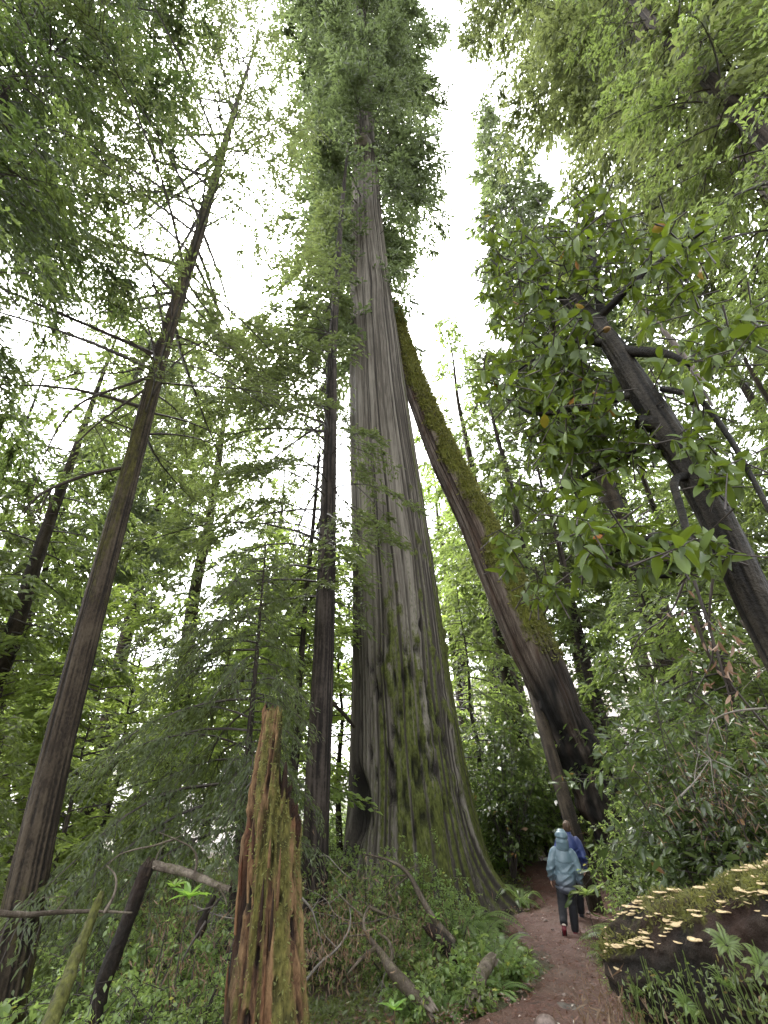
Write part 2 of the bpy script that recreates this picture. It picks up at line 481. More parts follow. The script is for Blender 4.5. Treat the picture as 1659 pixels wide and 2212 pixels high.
def shrub_mesh(name, rng, h=1.2, spread=.7, stems=9, leaves=1500, LL=.05, LW=.03, mats=None, broad=False, hang=.1):
    mb = MB()
    tips = []
    for i in range(stems):
        az = rng.uniform(0, 2 * PI); r = spread * rng.uniform(.35, 1); hh = h * rng.uniform(.55, 1.0)
        n = 6; s = np.linspace(0, 1, n)
        P = np.stack([np.cos(az) * r * s ** 1.4, np.sin(az) * r * s ** 1.4, hh * (s - .25 * s * s * (r / spread)) * 1.2], -1)
        P += rng.normal(size=P.shape) * .03 * h * s[:, None]
        V, F = tube(P, np.linspace(.012, .003, n) * (h / 1.2) ** .5, n, 4); mb.add(V, F, 1)
        nt = 9
        for k in range(nt):
            q = rng.uniform(.25, 1)
            b = np.array([np.interp(q, s, P[:, j]) for j in range(3)])
            d = unit(rng.normal(size=3) * [1, 1, .45] + [0, 0, .25]); l = h * .38 * rng.uniform(.4, 1.1)
            e = b + d * l; e[2] -= l * hang
            V, F = tube([b, (b + e) / 2 + [0, 0, .02], e], [.005, .004, .002], 3, 3); mb.add(V, F, 1)
            tips.append((b, e))
    tips = np.array(tips)
    n = leaves
    k = rng.integers(0, len(tips), n); q = rng.uniform(.1, 1.05, n)[:, None]
    B = tips[k, 0] * (1 - q) + tips[k, 1] * q + rng.normal(size=(n, 3)) * LL * .35
    D = unit(tips[k, 1] - tips[k, 0]) * .7 + rng.normal(size=(n, 3)) * .7; D[:, 2] -= hang * 1.5
    Nn = rng.normal(size=(n, 3)) * .5 + [0, 0, 1]
    L = LL * rng.uniform(.6, 1.35, n)
    lv = np.clip(rng.random(n), 0, 1)
    if broad:
        V, F = broad_leaves(B, D, Nn, L, L * LW / LL, curl=rng.uniform(0, .35, n)); lv = np.repeat(lv, 8)
    else:
        V, F = leaf_quads(B, D, Nn, L, L * LW / LL)
    mb.add(V, F, 0, lv=lv)
    return mb.mesh(name, mats)

def fern_mesh(name, rng, nf=16, L=.9, mats=None, pin=26, upright=.75):
    mb = MB()
    for i in range(nf):
        az = i * 2.39996 + rng.normal() * .2; l = L * rng.uniform(.65, 1.1); up = upright * rng.uniform(.55, 1.3)
        n = 14; s = np.linspace(0, 1, n)
        hr = l * (.72 * s ** 1.15); z = l * (up * s - (up * .72 + .12) * s ** 2.4)
        P = np.stack([np.cos(az) * hr, np.sin(az) * hr, z], -1)
        P[:, :2] += rng.normal(size=2) * .05 * (s ** 2)[:, None]
        V, F = tube(P, np.linspace(.005, .0015, n), n, 3); mb.add(V, F, 1)
        q = np.linspace(.12, .99, pin); q = np.repeat(q, 2)
        B = np.stack([np.interp(q, s, P[:, k]) for k in range(3)], -1)
        T = np.gradient(P, axis=0); T = unit(np.stack([np.interp(q, s, T[:, k]) for k in range(3)], -1))
        sd = np.cross(T, [0, 0, 1.0]) ; sd = unit(sd) * np.where(np.arange(len(q)) % 2 == 0, 1, -1)[:, None]
        Nn = np.cross(sd, T) * np.where(np.arange(len(q)) % 2 == 0, 1, -1)[:, None]
        pl = l * .155 * np.sin(np.clip(q * 1.02, 0, 1) * PI * .86 + .38) * rng.uniform(.85, 1.1, len(q))
        D = sd + T * .35; D[:, 2] -= .15
        V, F = leaf_quads(B, D, Nn, np.maximum(pl, .012), l * .034, fold=.05)
        mb.add(V, F, 0, lv=np.clip(rng.random() * .6 + rng.random(len(q)) * .3, 0, 1))
    return mb.mesh(name, mats)

def ground_leafy(name, rng, n=90, r=.45, h=.35, LL=.09, mats=None):
    """low plant with broad leaves on thin stems"""
    mb = MB()
    az = rng.uniform(0, 2 * PI, n); rr = r * np.sqrt(rng.random(n)); 
    T = np.stack([np.cos(az) * rr, np.sin(az) * rr, h * rng.uniform(.25, 1, n) * (1 - .4 * rr / r)], -1)
    for k in range(0, n, 2):
        V, F = tube([T[k] * [.5, .5, 0], T[k] * [.8, .8, .6], T[k]], [.004, .003, .002], 3, 3); mb.add(V, F, 1)
    D = rand_dirs(n, rng) * [1, 1, .35]; D[:, :2] += T[:, :2] / r * .6
    L = LL * rng.uniform(.6, 1.3, n)
    V, F = broad_leaves(T, D, rng.normal(size=(n, 3)) * .35 + [0, 0, 1], L, L * .68, curl=.2)
    mb.add(V, F, 0, lv=np.repeat(rng.random(n), 8))
    return mb.mesh(name, mats)

def straight_axis(h): return np.array([0.0, 0.0])
# ------------------------------------------------------------------ sky and light
SUN_EL, SUN_AZ = math.radians(60), math.radians(-25)      # azimuth clockwise from +Y: high, ahead and left, behind cloud
w = bpy.data.worlds.new("World"); scene.world = w; w.use_nodes = True
wn = w.node_tree
for n in list(wn.nodes): wn.nodes.remove(n)
wo = wn.nodes.new("ShaderNodeOutputWorld"); bg = wn.nodes.new("ShaderNodeBackground")
sk = wn.nodes.new("ShaderNodeTexSky"); sk.sky_type = 'NISHITA'; sk.sun_disc = False
sk.sun_elevation = SUN_EL; sk.sun_rotation = SUN_AZ; sk.dust_density = 3; sk.air_density = 1.2
hs = wn.nodes.new("ShaderNodeHueSaturation"); hs.inputs["Saturation"].default_value = .16; hs.inputs["Value"].default_value = 1.25
wn.links.new(sk.outputs[0], hs.inputs["Color"]); wn.links.new(hs.outputs[0], bg.inputs[0])
bg.inputs[1].default_value = .15
wn.links.new(bg.outputs[0], wo.inputs[0])
sd = bpy.data.lights.new("sun", 'SUN'); sd.energy = 1.0; sd.angle = math.radians(35); sd.color = (1, .97, .92)
so = bpy.data.objects.new("sun", sd); col.objects.link(so)
so.rotation_euler = (math.radians(90) - SUN_EL, 0, -SUN_AZ + PI)   # aims down from the sun's direction
scene.view_settings.view_transform = 'Standard'; scene.view_settings.look = 'None'
scene.view_settings.gamma = 1; scene.view_settings.exposure = EXPOSURE
cy = scene.cycles
cy.max_bounces = 7; cy.diffuse_bounces = 4; cy.glossy_bounces = 2; cy.transmission_bounces = 5; cy.transparent_max_bounces = 4; cy.volume_bounces = 0
cy.sample_clamp_indirect = 4; cy.caustics_reflective = False; cy.caustics_refractive = False
cy.use_denoising = DENOISE
cy.denoiser = 'OPENIMAGEDENOISE'; cy.denoising_input_passes = 'RGB_ALBEDO_NORMAL'; cy.denoising_prefilter = 'ACCURATE'

# ------------------------------------------------------------------ ground and path
def axis_samples(a, b, fine0, fine1, df, dc):
    out = [a]
    x = a
    while x < b:
        d = df if fine0 <= x <= fine1 else min(dc, df + .12 * min(abs(x - fine0), abs(x - fine1)))
        x += d; out.append(x)
    return np.array(out)
gx = axis_samples(-320, 320, -9, 11, .16, 14); gy = axis_samples(-60, 420, 2, 20, .16, 14)
X, Y = np.meshgrid(gx, gy)
nx, ny = len(gx), len(gy)
Z = ground(X.ravel(), Y.ravel())
Z = Z + (fbm(np.stack([X.ravel() * 2.6, Y.ravel() * 2.6, X.ravel() * 0], -1), 3, 8) - .5) * .10
Vg = np.stack([X.ravel(), Y.ravel(), Z], -1)
a = (np.arange(ny - 1)[:, None] * nx + np.arange(nx - 1)[None, :]).ravel()
Fg = np.stack([a, a + 1, a + nx + 1, a + nx], -1)
m, nt, out = nmat("forest_floor")
n1 = noise(nt, sc=.7, detail=6); n2 = noise(nt, sc=14, detail=6, rough=.7); n3 = noise(nt, sc=45, detail=3)
c = mixc(nt, ramp(nt, n2, .3, .7), (.022, .014, .009), (.085, .05, .03))
c = mixc(nt, ramp(nt, n1, .48, .66), c, (.035, .05, .012))
c = mixc(nt, ramp(nt, n3, .62, .75), c, (.13, .085, .05))
p = N(nt, "ShaderNodeBsdfPrincipled", Roughness=.7); nt.links.new(c, p.inputs["Base Color"])
b = N(nt, "ShaderNodeBump", Strength=.8, Distance=.05); nt.links.new(n2, b.inputs["Height"]); nt.links.new(b.outputs[0], p.inputs["Normal"])
nt.links.new(p.outputs[0], out.inputs[0])
tag(link("ground", MB().add(Vg, Fg).mesh("ground", m)), kind="structure")

# the trodden path: a strip that follows the ground
py = np.concatenate([np.arange(1.5, 16.5, .09), np.arange(16.5, 18.5, .3)])
qx = np.linspace(-1, 1, 34)
hwL = np.interp(py, [1.5, 6, 8, 10, 12, 13.5, 15, 24], [1.9, 1.55, 1.15, 1.05, 1.95, 1.7, 1.3, 1.0]); hwR = np.interp(py, [1.5, 6, 9, 12, 15, 24], [1.6, 1.25, 1.0, 1.05, 1.2, 1.0])
PX = path_x(py)[:, None] + np.where(qx < 0, hwL[:, None] * qx[None, :], hwR[:, None] * qx[None, :])
PX = PX + ((fbm(np.stack([np.repeat(py[:, None], 34, 1) * .9, np.repeat(np.sign(qx)[None, :], len(py), 0) * 4 + 9, PX * 0], -1), 4, 17) - .5) * 1.0) * np.abs(qx)[None, :]
PY = np.repeat(py[:, None], len(qx), 1)
PZ = ground(PX.ravel(), PY.ravel()).reshape(PX.shape) + .075 - .16 * np.abs(qx)[None, :] ** 6
PZ = PZ + (fbm(np.stack([PX * 3.2, PY * 3.2, PX * 0], -1), 4, 23) - .5) * .14
Vp = np.stack([PX, PY, PZ], -1).reshape(-1, 3)
npx = len(qx)
a = (np.arange(len(py) - 1)[:, None] * npx + np.arange(npx - 1)[None, :]).ravel()
m, nt, out = nmat("red_dirt")
n1 = noise(nt, sc=1.3, detail=5); n2 = noise(nt, sc=22, detail=6, rough=.7); n3 = noise(nt, sc=70, detail=2); n4 = noise(nt, sc=9, detail=3)
c = mixc(nt, ramp(nt, n2, .3, .72), (.028, .011, .007), (.120, .048, .031))
c = mixc(nt, ramp(nt, n1, .45, .68), c, (.086, .048, .034))
c = mixc(nt, ramp(nt, n3, .64, .72), c, (.22, .14, .10))
c = mixc(nt, ramp(nt, n4, .58, .72), c, (.028, .015, .010))
p = N(nt, "ShaderNodeBsdfPrincipled"); nt.links.new(c, p.inputs["Base Color"])
nt.links.new(mth(nt, 'MULTIPLY_ADD', n1, -.5, .85), p.inputs["Roughness"])
b = N(nt, "ShaderNodeBump", Strength=.7, Distance=.03); nt.links.new(mth(nt, 'ADD', n2, n4), b.inputs["Height"]); nt.links.new(b.outputs[0], p.inputs["Normal"])
nt.links.new(p.outputs[0], out.inputs[0])
tag(link("path", MB().add(Vp, np.stack([a, a + 1, a + npx + 1, a + npx], -1)).mesh("path", m)), kind="structure")

def on_path(x, y, pad=0.0):
    q = x - path_x(y)
    return (y < 24) & (q > -np.interp(y, [1.5, 6, 8, 10, 12, 13.5, 15, 24], [1.9, 1.55, 1.15, 1.05, 1.95, 1.7, 1.3, 1.0]) - pad) & (q < np.interp(y, [1.5, 6, 9, 12, 15, 24], [1.6, 1.25, 1.0, 1.05, 1.2, 1.0]) + pad)

# ------------------------------------------------------------------ trunks traced as (u, v, width) at a distance
def px_path(lst, r, to_ground=None):
    P, Rr = [], []
    rs = r if isinstance(r, (list, tuple)) else [r] * len(lst)
    for i, ((u, v, wd), rr) in enumerate(zip(lst, rs)):
        p = at(u, v, rr); P.append(p)
        j, k = max(0, i - 1), min(len(lst) - 1, i + 1)
        du, dv = lst[k][0] - lst[j][0], lst[k][1] - lst[j][1]
        q = ((u - 829.5) * dv - (v - 1106) * du) / math.hypot(du, dv) / FPX      # wide-angle stretch away from the axis
        Rr.append(wd / 2 * abs(dv) / math.hypot(du, dv) * depth(p) / FPX / math.sqrt(1 + q * q))
    return np.array(P), np.array(Rr)

def axis_of(P, base):
    z = P[:, 2] - base[2]
    return lambda h: np.array([np.interp(h, z, P[:, 0] - base[0]), np.interp(h, z, P[:, 1] - base[1])])

def up_moss(dirn, lo, hi, nz=2.2, seed=0, amt=1.0):
    dirn = unit(np.array(dirn))
    def f(V, d, TH, S, rid):
        k = np.clip((d @ dirn - lo) / (hi - lo), 0, 1)
        return np.clip(amt * k * (.35 + 1.3 * fbm(V * nz, 3, seed)), 0, 1)
    return f

# ---- the big redwood
RB = 14.6
big = [(905, 1990, 330), (900, 1900, 300), (888, 1800, 272), (880, 1700, 250), (874, 1600, 230), (868, 1500, 213), (862, 1400, 197), (855, 1300, 182), (847, 1200, 169), (838, 1100, 156),
       (829, 1000, 143), (821, 900, 128), (812, 800, 112), (806, 700, 98), (798, 600, 84), (792, 500, 70), (790, 400, 58), (788, 320, 46), (782, 200, 36), (781, 100, 31), (782, 0, 27)]
P, Rr = px_path(big, RB)
top = P[-1] + (P[-1] - P[-2]) * 3.0
P = np.vstack([P[::1], top[None]]); Rr = np.append(Rr, .12)
base = np.array([P[0, 0], P[0, 1], gz(P[0, 0], P[0, 1])])
P = np.vstack([[base[0], base[1], base[2] - .6], P[P[:, 2] > base[2] + .1]]); Rr = np.concatenate([[Rr[0] * 1.04], Rr[-(len(P) - 1):]])
redwood = empty("redwood_tree", base, "giant redwood with ridged grey bark and a broad green-mossed foot, centre of the picture", "tree")
def big_flare(TH, S):
    h = np.maximum(S - .6, 0)
    lob = .5 + .5 * np.cos(TH * 5 + .7 + .5 * np.sin(TH * 2))
    f = 1 + np.exp(-h / 1.0) * (.02 + .12 * lob)
    root = np.exp(-((np.angle(np.exp(1j * (TH + .62)))) / .25) ** 2)
    root2 = np.exp(-((np.angle(np.exp(1j * (TH + 2.3)))) / .3) ** 2)
    return f + np.exp(-h / .75) * (.58 * root + .12 * root2) + .05 * np.exp(-h / 5.0) * np.cos(TH * 7 + 1.1) + .018 * np.cos(TH * 11 + .3 * S ** .5)
def surf(u, v, r): return at(u, v, r)
bumps, pits = [], []
rg = np.random.default_rng(3)
for k, v in enumerate(np.linspace(1275, 1500, 17)):
    bumps.append(((846 + rg.normal() * 5, v), rg.uniform(.05, .11), rg.uniform(.08, .17)))
for k in range(34):
    v = rg.uniform(1050, 1760); u = np.interp(v, [1050, 1400, 1760], [893, 935, 985]) + rg.normal() * 16
    bumps.append(((u, v), rg.uniform(.045, .09), rg.uniform(.05, .12)))
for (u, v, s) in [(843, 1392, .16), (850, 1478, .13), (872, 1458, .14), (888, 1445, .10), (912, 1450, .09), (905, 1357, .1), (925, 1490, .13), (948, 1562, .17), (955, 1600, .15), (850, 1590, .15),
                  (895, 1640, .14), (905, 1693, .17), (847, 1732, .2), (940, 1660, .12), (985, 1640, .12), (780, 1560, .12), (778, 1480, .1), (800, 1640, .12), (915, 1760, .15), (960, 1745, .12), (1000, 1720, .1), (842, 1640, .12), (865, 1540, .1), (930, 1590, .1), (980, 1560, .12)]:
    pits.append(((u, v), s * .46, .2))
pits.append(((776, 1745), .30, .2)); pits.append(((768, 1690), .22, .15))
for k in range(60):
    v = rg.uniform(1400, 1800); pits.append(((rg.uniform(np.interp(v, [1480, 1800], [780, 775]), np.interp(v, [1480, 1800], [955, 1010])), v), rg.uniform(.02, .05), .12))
def big_moss(V, d, TH, S, rid):
    low = np.clip((11.5 - (V[..., 2] - base[2])) / 9, 0, 1)
    side = np.clip(d @ unit(np.array([.75, -.65, 0])) * .9 + .30, 0, 1)
    streak = fbm(np.stack([np.cos(TH) * 9, np.sin(TH) * 9, S * .22], -1), 3, 31)
    hi = np.clip((25 - (V[..., 2] - base[2])) / 8, 0, 1) * np.clip(d @ unit(np.array([1, -.05, 0])) * 3 - 2.0, 0, 1)
    return np.clip((side + .10) * (low * 1.15 + hi * .8) * (streak * 3.0 - .7) * np.clip((rid - .35) * 2.6, .1, 1.15) + .10 * low, 0, 1)
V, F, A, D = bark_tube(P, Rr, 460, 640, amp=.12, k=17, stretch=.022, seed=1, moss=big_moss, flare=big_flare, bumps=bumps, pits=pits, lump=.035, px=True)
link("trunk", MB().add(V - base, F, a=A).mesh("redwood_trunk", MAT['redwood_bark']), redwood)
# pale burl high on the trunk, where the bare trunk meets the crown
cb = at(783, 318, RB - .35)
th, ph = np.meshgrid(np.linspace(0, 2 * PI, 25)[:-1], np.linspace(.02, PI - .02, 14))
S_ = np.stack([np.cos(th) * np.sin(ph), np.sin(th) * np.sin(ph), np.cos(ph) * 1.35], -1)
S_ = S_ * (.62 + .5 * (fbm(S_ * 2.2 + 5, 3, 4) - .3))[..., None]
link("burl", MB().add(S_.reshape(-1, 3) * .85 + cb - base, grid_faces(14, 24)).mesh("redwood_burl", plain_mat("pale_burl", (.10, .085, .07), (.27, .235, .195), 5, scale=(1, 1, .4), bump=.8, dist=.06)), redwood)
ax = axis_of(P, base)
mb = MB(); rg = np.random.default_rng(21)
conifer(mb, ax, 29, 40, 5.2, 46, rg, LL=.34, LW=.12, e0=.12, droop=.42, dens=.85, hang=.6, prof=lambda t: .8 + .2 * t, tw=.40, leaf_from=.2, az_rng=(math.radians(-38), math.radians(218)))
conifer(mb, ax, 37, 88, 7.2, 235, rg, LL=.36, LW=.13, e0=.12, droop=.42, dens=.85, hang=.6, prof=lambda t: .66 + .5 * t if t < .6 else .96 - 1.1 * (t - .6), tw=.40, leaf_from=.25)
conifer(mb, ax, 19, 33, 4.9, 38, rg, LL=.30, LW=.11, e0=.05, droop=.4, dens=.9, hang=.5, prof=lambda t: .75 + .3 * t, tw=.42, leaf_from=.15, az_rng=(math.radians(100), math.radians(255)))
conifer(mb, ax, 20, 36, 3.4, 26, rg, LL=.28, LW=.10, e0=.05, droop=.4, dens=.75, hang=.5, prof=lambda t: .6 + .4 * t, tw=.42, leaf_from=.2, az_rng=(math.radians(-35), math.radians(60)))
link("crown", mb.mesh("redwood_crown", [MAT['redwood_leaf'], MAT['twig']], smooth=False), redwood)

# ---- leaning fir on the left
fir = [(-8, 2260, 118), (15, 2120, 105), (53, 1945, 90), (96, 1725, 74), (160, 1475, 64), (222, 1237, 55), (290, 987, 42), (356, 737, 34), (432, 500, 24), (503, 250, 13), (530, 165, 8)]
RF = 7.0
P, Rr = px_path(fir, RF)
P = np.vstack([P, P[-1] + (P[-1] - P[-2]) * 1.3]); Rr = np.append(Rr, .03)
base = np.array([P[0, 0], P[0, 1], gz(P[0, 0], P[0, 1])])
P = np.vstack([[base[0], base[1], base[2] - .4], P[P[:, 2] > base[2] + .1]]); Rr = np.concatenate([[Rr[0] * 1.1], Rr[-(len(P) - 1):]])
ft = empty("fir_tree", base, "tall brown-barked conifer at the left edge, leaning right with bare limbs on its left", "tree")
V, F, A, D = bark_tube(P, Rr, 420, 110, amp=.028, k=5.5, stretch=.5, seed=14, lump=.045,
                       moss=lambda V, d, TH, S, rid: np.clip((fbm(np.stack([np.cos(TH), np.sin(TH), S * 1.1], -1), 3, 5) - .42) * 2.8, 0, 1) * .8)
mb = MB().add(V - base, F, a=A)
link("trunk", mb.mesh("fir_trunk", MAT['fir_bark']), ft)
ax = axis_of(P, base)
rg = np.random.default_rng(5)
dead = [([(318, 815), (300, 824), (240, 842), (165, 872), (125, 922), (95, 985), (70, 1060)], .03), ([(268, 1010), (190, 1024), (115, 1052), (70, 1077), (45, 1122)], .032), ([(335, 778), (310, 758), (280, 735), (235, 700)], .025),
        ([(312, 843), (240, 892), (185, 935), (130, 1000)], .022), ([(300, 935), (255, 915), (215, 905)], .018), ([(330, 820), (300, 790), (232, 785)], .018), ([(115, 1052), (90, 1090), (85, 1120), (70, 1130)], .014), ([(322, 790), (250, 810), (180, 800), (90, 835)], .018), ([(348, 765), (300, 690), (215, 640)], .02)]
for pl, rad in dead:
    Q = np.array([at(u, v, RF - .06 * k * (1 if k % 2 else .4)) for k, (u, v) in enumerate(pl)]) - base
    b = MB(); V, F = tube(Q, np.linspace(rad, .005, len(Q)), len(Q) * 4, 6, wob=.15, ref=(0, 0, 1)); b.add(V, F)
    for k in range(9):
        i = rg.integers(1, len(Q)); q = rg.random(); s0 = Q[i - 1] * (1 - q) + Q[i] * q
        dd = unit(rg.normal(size=3) * [1, 1, .6] + [0, 0, -.5]) * rg.uniform(.15, .55)
        V, F = tube([s0, s0 + dd * .5 + [0, 0, .03], s0 + dd], [.008, .006, .002], 5, 4, ref=(.3, .9, .1)); b.add(V, F)
    link("branch", b.mesh("bare_branch", MAT['branch_bark']), ft)
mb = MB()
conifer(mb, ax, 7.5, 17.5, 4.6, 66, rg, LL=.085, LW=.026, e0=.28, droop=.3, dens=.85, hang=.35, bias=(math.radians(165), .45), prof=lambda t: .75 + .25 * t, tw=.36, leaf_from=.22)
conifer(mb, ax, 17.5, 29, 3.3, 76, rg, LL=.11, LW=.036, e0=.3, droop=.3, dens=.75, hang=.3, bias=(math.radians(160), .3), prof=lambda t: 1.0 - .75 * t, tw=.38, leaf_from=.25)
link("crown", mb.mesh("fir_crown", [MAT['hemlock_leaf'], MAT['twig']], smooth=False), ft)

# ---- slim dark conifer beside the redwood
slim = [(676, 1990, 62), (680, 1905, 58), (688, 1625, 54), (698, 1475, 47), (705, 1237, 40), (712, 987, 30), (719, 737, 18), (734, 500, 11), (745, 380, 7)]
RS = 11.6
P, Rr = px_path(slim, RS)
base = np.array([P[0, 0], P[0, 1], gz(P[0, 0], P[0, 1])])
P = np.vstack([P, P[-1] + (P[-1] - P[-2]) * .7]); Rr = np.append(Rr, .03)
P = np.vstack([[base[0], base[1], base[2] - .4], P[P[:, 2] > base[2] + .1]]); Rr = np.concatenate([[Rr[0] * 1.05], Rr[-(len(P) - 1):]])
st = empty("hemlock_tree", base, "slim straight dark conifer just left of the giant redwood", "tree")
V, F, A, D = bark_tube(P, Rr, 360, 90, amp=.022, k=5, stretch=.5, seed=44, lump=.03)
link("trunk", MB().add(V - base, F, a=A).mesh("slim_trunk", MAT['dark_bark']), st)
ax = axis_of(P, base); rg = np.random.default_rng(8); mb = MB()
conifer(mb, ax, 7.0, 13.5, 4.4, 60, rg, LL=.15, LW=.06, e0=.15, droop=.62, dens=.62, hang=.3, bias=(math.radians(185), .55), prof=lambda t: .8 + .2 * t, tw=.30, leaf_from=.45)
conifer(mb, ax, 13.5, 26, 3.6, 58, rg, LL=.19, LW=.08, e0=.1, droop=.5, dens=.95, hang=.4, az_rng=(math.radians(75), math.radians(275)), prof=lambda t: 1 - .7 * t, tw=.42, leaf_from=.2)
link("crown", mb.mesh("slim_crown", [MAT['hemlock_leaf'], MAT['twig']], smooth=False), st)

# ---- mossy trunk leaning on the redwood, burnt at its foot
lean = [(1345, 1905, 80), (1330, 1825, 74), (1318, 1775, 78), (1277, 1675, 104), (1226, 1575, 106), (1188, 1475, 116), (1143, 1387, 104), (1078, 1237, 95), (1034, 1137, 82), (959, 987, 72), (897, 837, 52), (868, 740, 36), (850, 660, 26)]
rl = [15.2, 15.2, 15.2, 15.2, 15.2, 15.2, 15.2, 15.2, 15.2, 15.2, 15.2, 15.2, 15.2]
P, Rr = px_path(lean, rl); Rr[:6] *= .88
base = np.array([P[0, 0], P[0, 1], gz(P[0, 0], P[0, 1])])
P = np.vstack([[base[0] + .1, base[1], base[2] - .5], P]); Rr = np.concatenate([[Rr[0] * 1.1], Rr])
lt = empty("leaning_tree", base, "thick trunk propped at a slant against the redwood, mossy on top and burnt black below", "tree")
def lean_moss(V, d, TH, S, rid):
    k = d @ unit(np.array([.70, -.55, .52]))
    h = V[..., 2] - base[2]
    on = np.clip((h - 4.6) / 2.2, 0, 1)
    return np.clip((k + .12 + 1.5 * (fbm(V * .9, 3, 12) - .5)) * 1.8, 0, 1) * on * (.35 + 1.3 * fbm(V * 2.2, 3, 2)) * np.clip(.5 + rid, 0, 1.1)
V, F, A, D = bark_tube(P, Rr, 420, 240, amp=.10, k=9, stretch=.07, seed=6, lump=.06, moss=lean_moss)
h = V[:, 2] - base[2]
A[:, 2] = np.clip((6.3 + 2.2 * (fbm(V * .9, 2, 4) - .5) - h) / 1.6, 0, 1) * np.clip(1.7 * fbm(V * [4, 4, 1.2], 3, 1) - .05, .25, 1)
V = V + D * ((fbm(V * 1.3, 4, 77) - .5) * .85 * np.clip((5.6 - h) / 3, 0, 1))[:, None]
link("trunk", MB().add(V - base, F, a=A).mesh("leaning_trunk", MAT['lean_bark']), lt)
pick = np.nonzero((A[:, 1] > .45))[0]
rg = np.random.default_rng(9); pick = rg.choice(pick, 9000)
b = MB(); V2, F2 = leaf_quads(V[pick] + D[pick] * .0 + rg.normal(size=(9000, 3)) * .03, D[pick] + rg.normal(size=(9000, 3)) * .7 + [0, 0, -.3], rg.normal(size=(9000, 3)), rg.uniform(.05, .17, 9000), .07)
b.add(V2 - base, F2, lv=rg.random(9000)); link("moss", b.mesh("leaning_moss", MAT['moss'], smooth=False), lt)
# ---- thin grey trunk leaning the same way, beside the walkers
P, Rr = px_path([(1288, 1960, 36), (1280, 1925, 34), (1240, 1800, 34), (1200, 1660, 30), (1165, 1540, 26), (1130, 1420, 20)], [13.6, 13.6, 13.9, 14.4, 14.9, 15.9])
base = np.array([P[0, 0], P[0, 1], gz(P[0, 0], P[0, 1])])
V, F, A, D = bark_tube(np.vstack([base - [0, 0, .3], P[1:]]), Rr, 120, 50, amp=.012, k=4, stretch=.6, seed=61)
o = link("leaning_pole", MB().add(V - base, F, a=A).mesh("leaning_pole", MAT['fir_bark']), loc=base)
tag(o, "thin grey-brown trunk leaning left right behind the two walkers", "tree")
# ---- whiskery saplings of bare stem left of the slim conifer
for nm, lst, r, lab in (("sapling", [(628, 1720, 14), (645, 1500, 13), (660, 1300, 11), (675, 1150, 9), (690, 980, 6)], 12.5, "thin bare sapling stem close to the left of the slim dark conifer"),):
    P, Rr = px_path(lst, r); base = np.array([P[0, 0], P[0, 1], gz(P[0, 0], P[0, 1])])
    V, F, A, D = bark_tube(np.vstack([base - [0, 0, .2], P]), np.concatenate([[Rr[0]], Rr]), 120, 24, amp=.006, k=3, stretch=.6, seed=63)
    e = empty("sapling_tree", base, lab, "tree")
    link("trunk", MB().add(V - base, F, a=A).mesh("sapling_trunk", MAT['dark_bark']), e)
    mb = MB(); conifer(mb, axis_of(P, base), 3.2, 9.5, 1.5, 34, np.random.default_rng(4), LL=.12, LW=.05, dens=.55, hang=.5, droop=.8, prof=lambda t: .8, bias=(PI, .4))
    link("crown", mb.mesh("sapling_crown", [MAT['mid_leaf'], MAT['twig']], smooth=False), e)
# ------------------------------------------------------------------ trees further back: five kinds, each with trunk and crown
def make_tree(name, label, H, hb, R, nb, leaf, bark, r0, seed, LL=.34, LW=.13, droop=.4, e0=.1, hang=.45, prof=None, dens=.8, tw=.42):
    rg = np.random.default_rng(seed)
    e = empty(name, (0, 0, 0), label, "tree")
    n = 9; z = np.linspace(-.6, H, n)
    P = np.stack([rg.normal(size=n) * .07, rg.normal(size=n) * .07, z], -1)
    V, F, A, D = bark_tube(P, r0 * np.linspace(1, .03, n) ** 1.1, 90, 22, amp=r0 * .10, k=2.5, stretch=.3, seed=seed,
                           moss=lambda V, d, TH, S, rid: np.clip((fbm(V * 1.2, 2, seed) - .5) * 2, 0, 1) * .7)
    link("trunk", MB().add(V, F, a=A).mesh(name + "_trunk", MAT[bark]), e)
    mb = MB()
    conifer(mb, straight_axis, hb, H + .1, R, nb, rg, LL=LL, LW=LW, e0=e0, droop=droop, hang=hang, prof=prof, dens=dens, tw=tw)
    link("crown", mb.mesh(name + "_crown", [MAT[leaf], MAT['twig']], smooth=False), e)
    return e, H

PROTO = {}
def place(kind, u, v, r, label, group=None, rz=None, wide=1.0, Hmin=None):
    """tree of this kind whose tip is seen at (u, v), r metres away"""
    p = at(u, v, r); g = gz(p[0], p[1])
    e, H = PROTO[kind][:2]
    sc = (p[2] - g) / H
    loc = (p[0], p[1], g)
    rz = R_.uniform(0, 6.28) if rz is None else rz
    if not PROTO[kind][2]:
        PROTO[kind][2] = True
        e.location = loc; e.rotation_euler = (0, 0, rz); e["label"] = label
        if group: e["group"] = group
    else:
        e = copy_tree(e, label, loc, rz, sc, group=group)
    e.scale = (sc * wide, sc * wide, sc)
    return e
def proto(kind, *a, **k): PROTO[kind] = list(make_tree(*a, **k)) + [False]
proto('mid', "conifer_tree", "", 22, 6.5, 3.6, 84, 'mid_leaf', 'fir_bark', .34, 31, LL=.24, LW=.10)
proto('dark', "conifer_tree", "", 24, 8, 3.5, 84, 'hemlock_leaf', 'dark_bark', .36, 32, LL=.26, LW=.11, droop=.5)
proto('light', "understorey_tree", "", 9, 2.0, 2.9, 62, 'bright_leaf', 'dark_bark', .11, 33, LL=.17, LW=.09, droop=.3, e0=.35, dens=.6, prof=lambda t: .8 + .3 * math.sin(t * 3) - .5 * max(0, t - .6))
proto('tall', "redwood_tree", "", 48, 14, 4.8, 165, 'redwood_leaf', 'fir_bark', .55, 34, LL=.42, LW=.17, hang=.6)
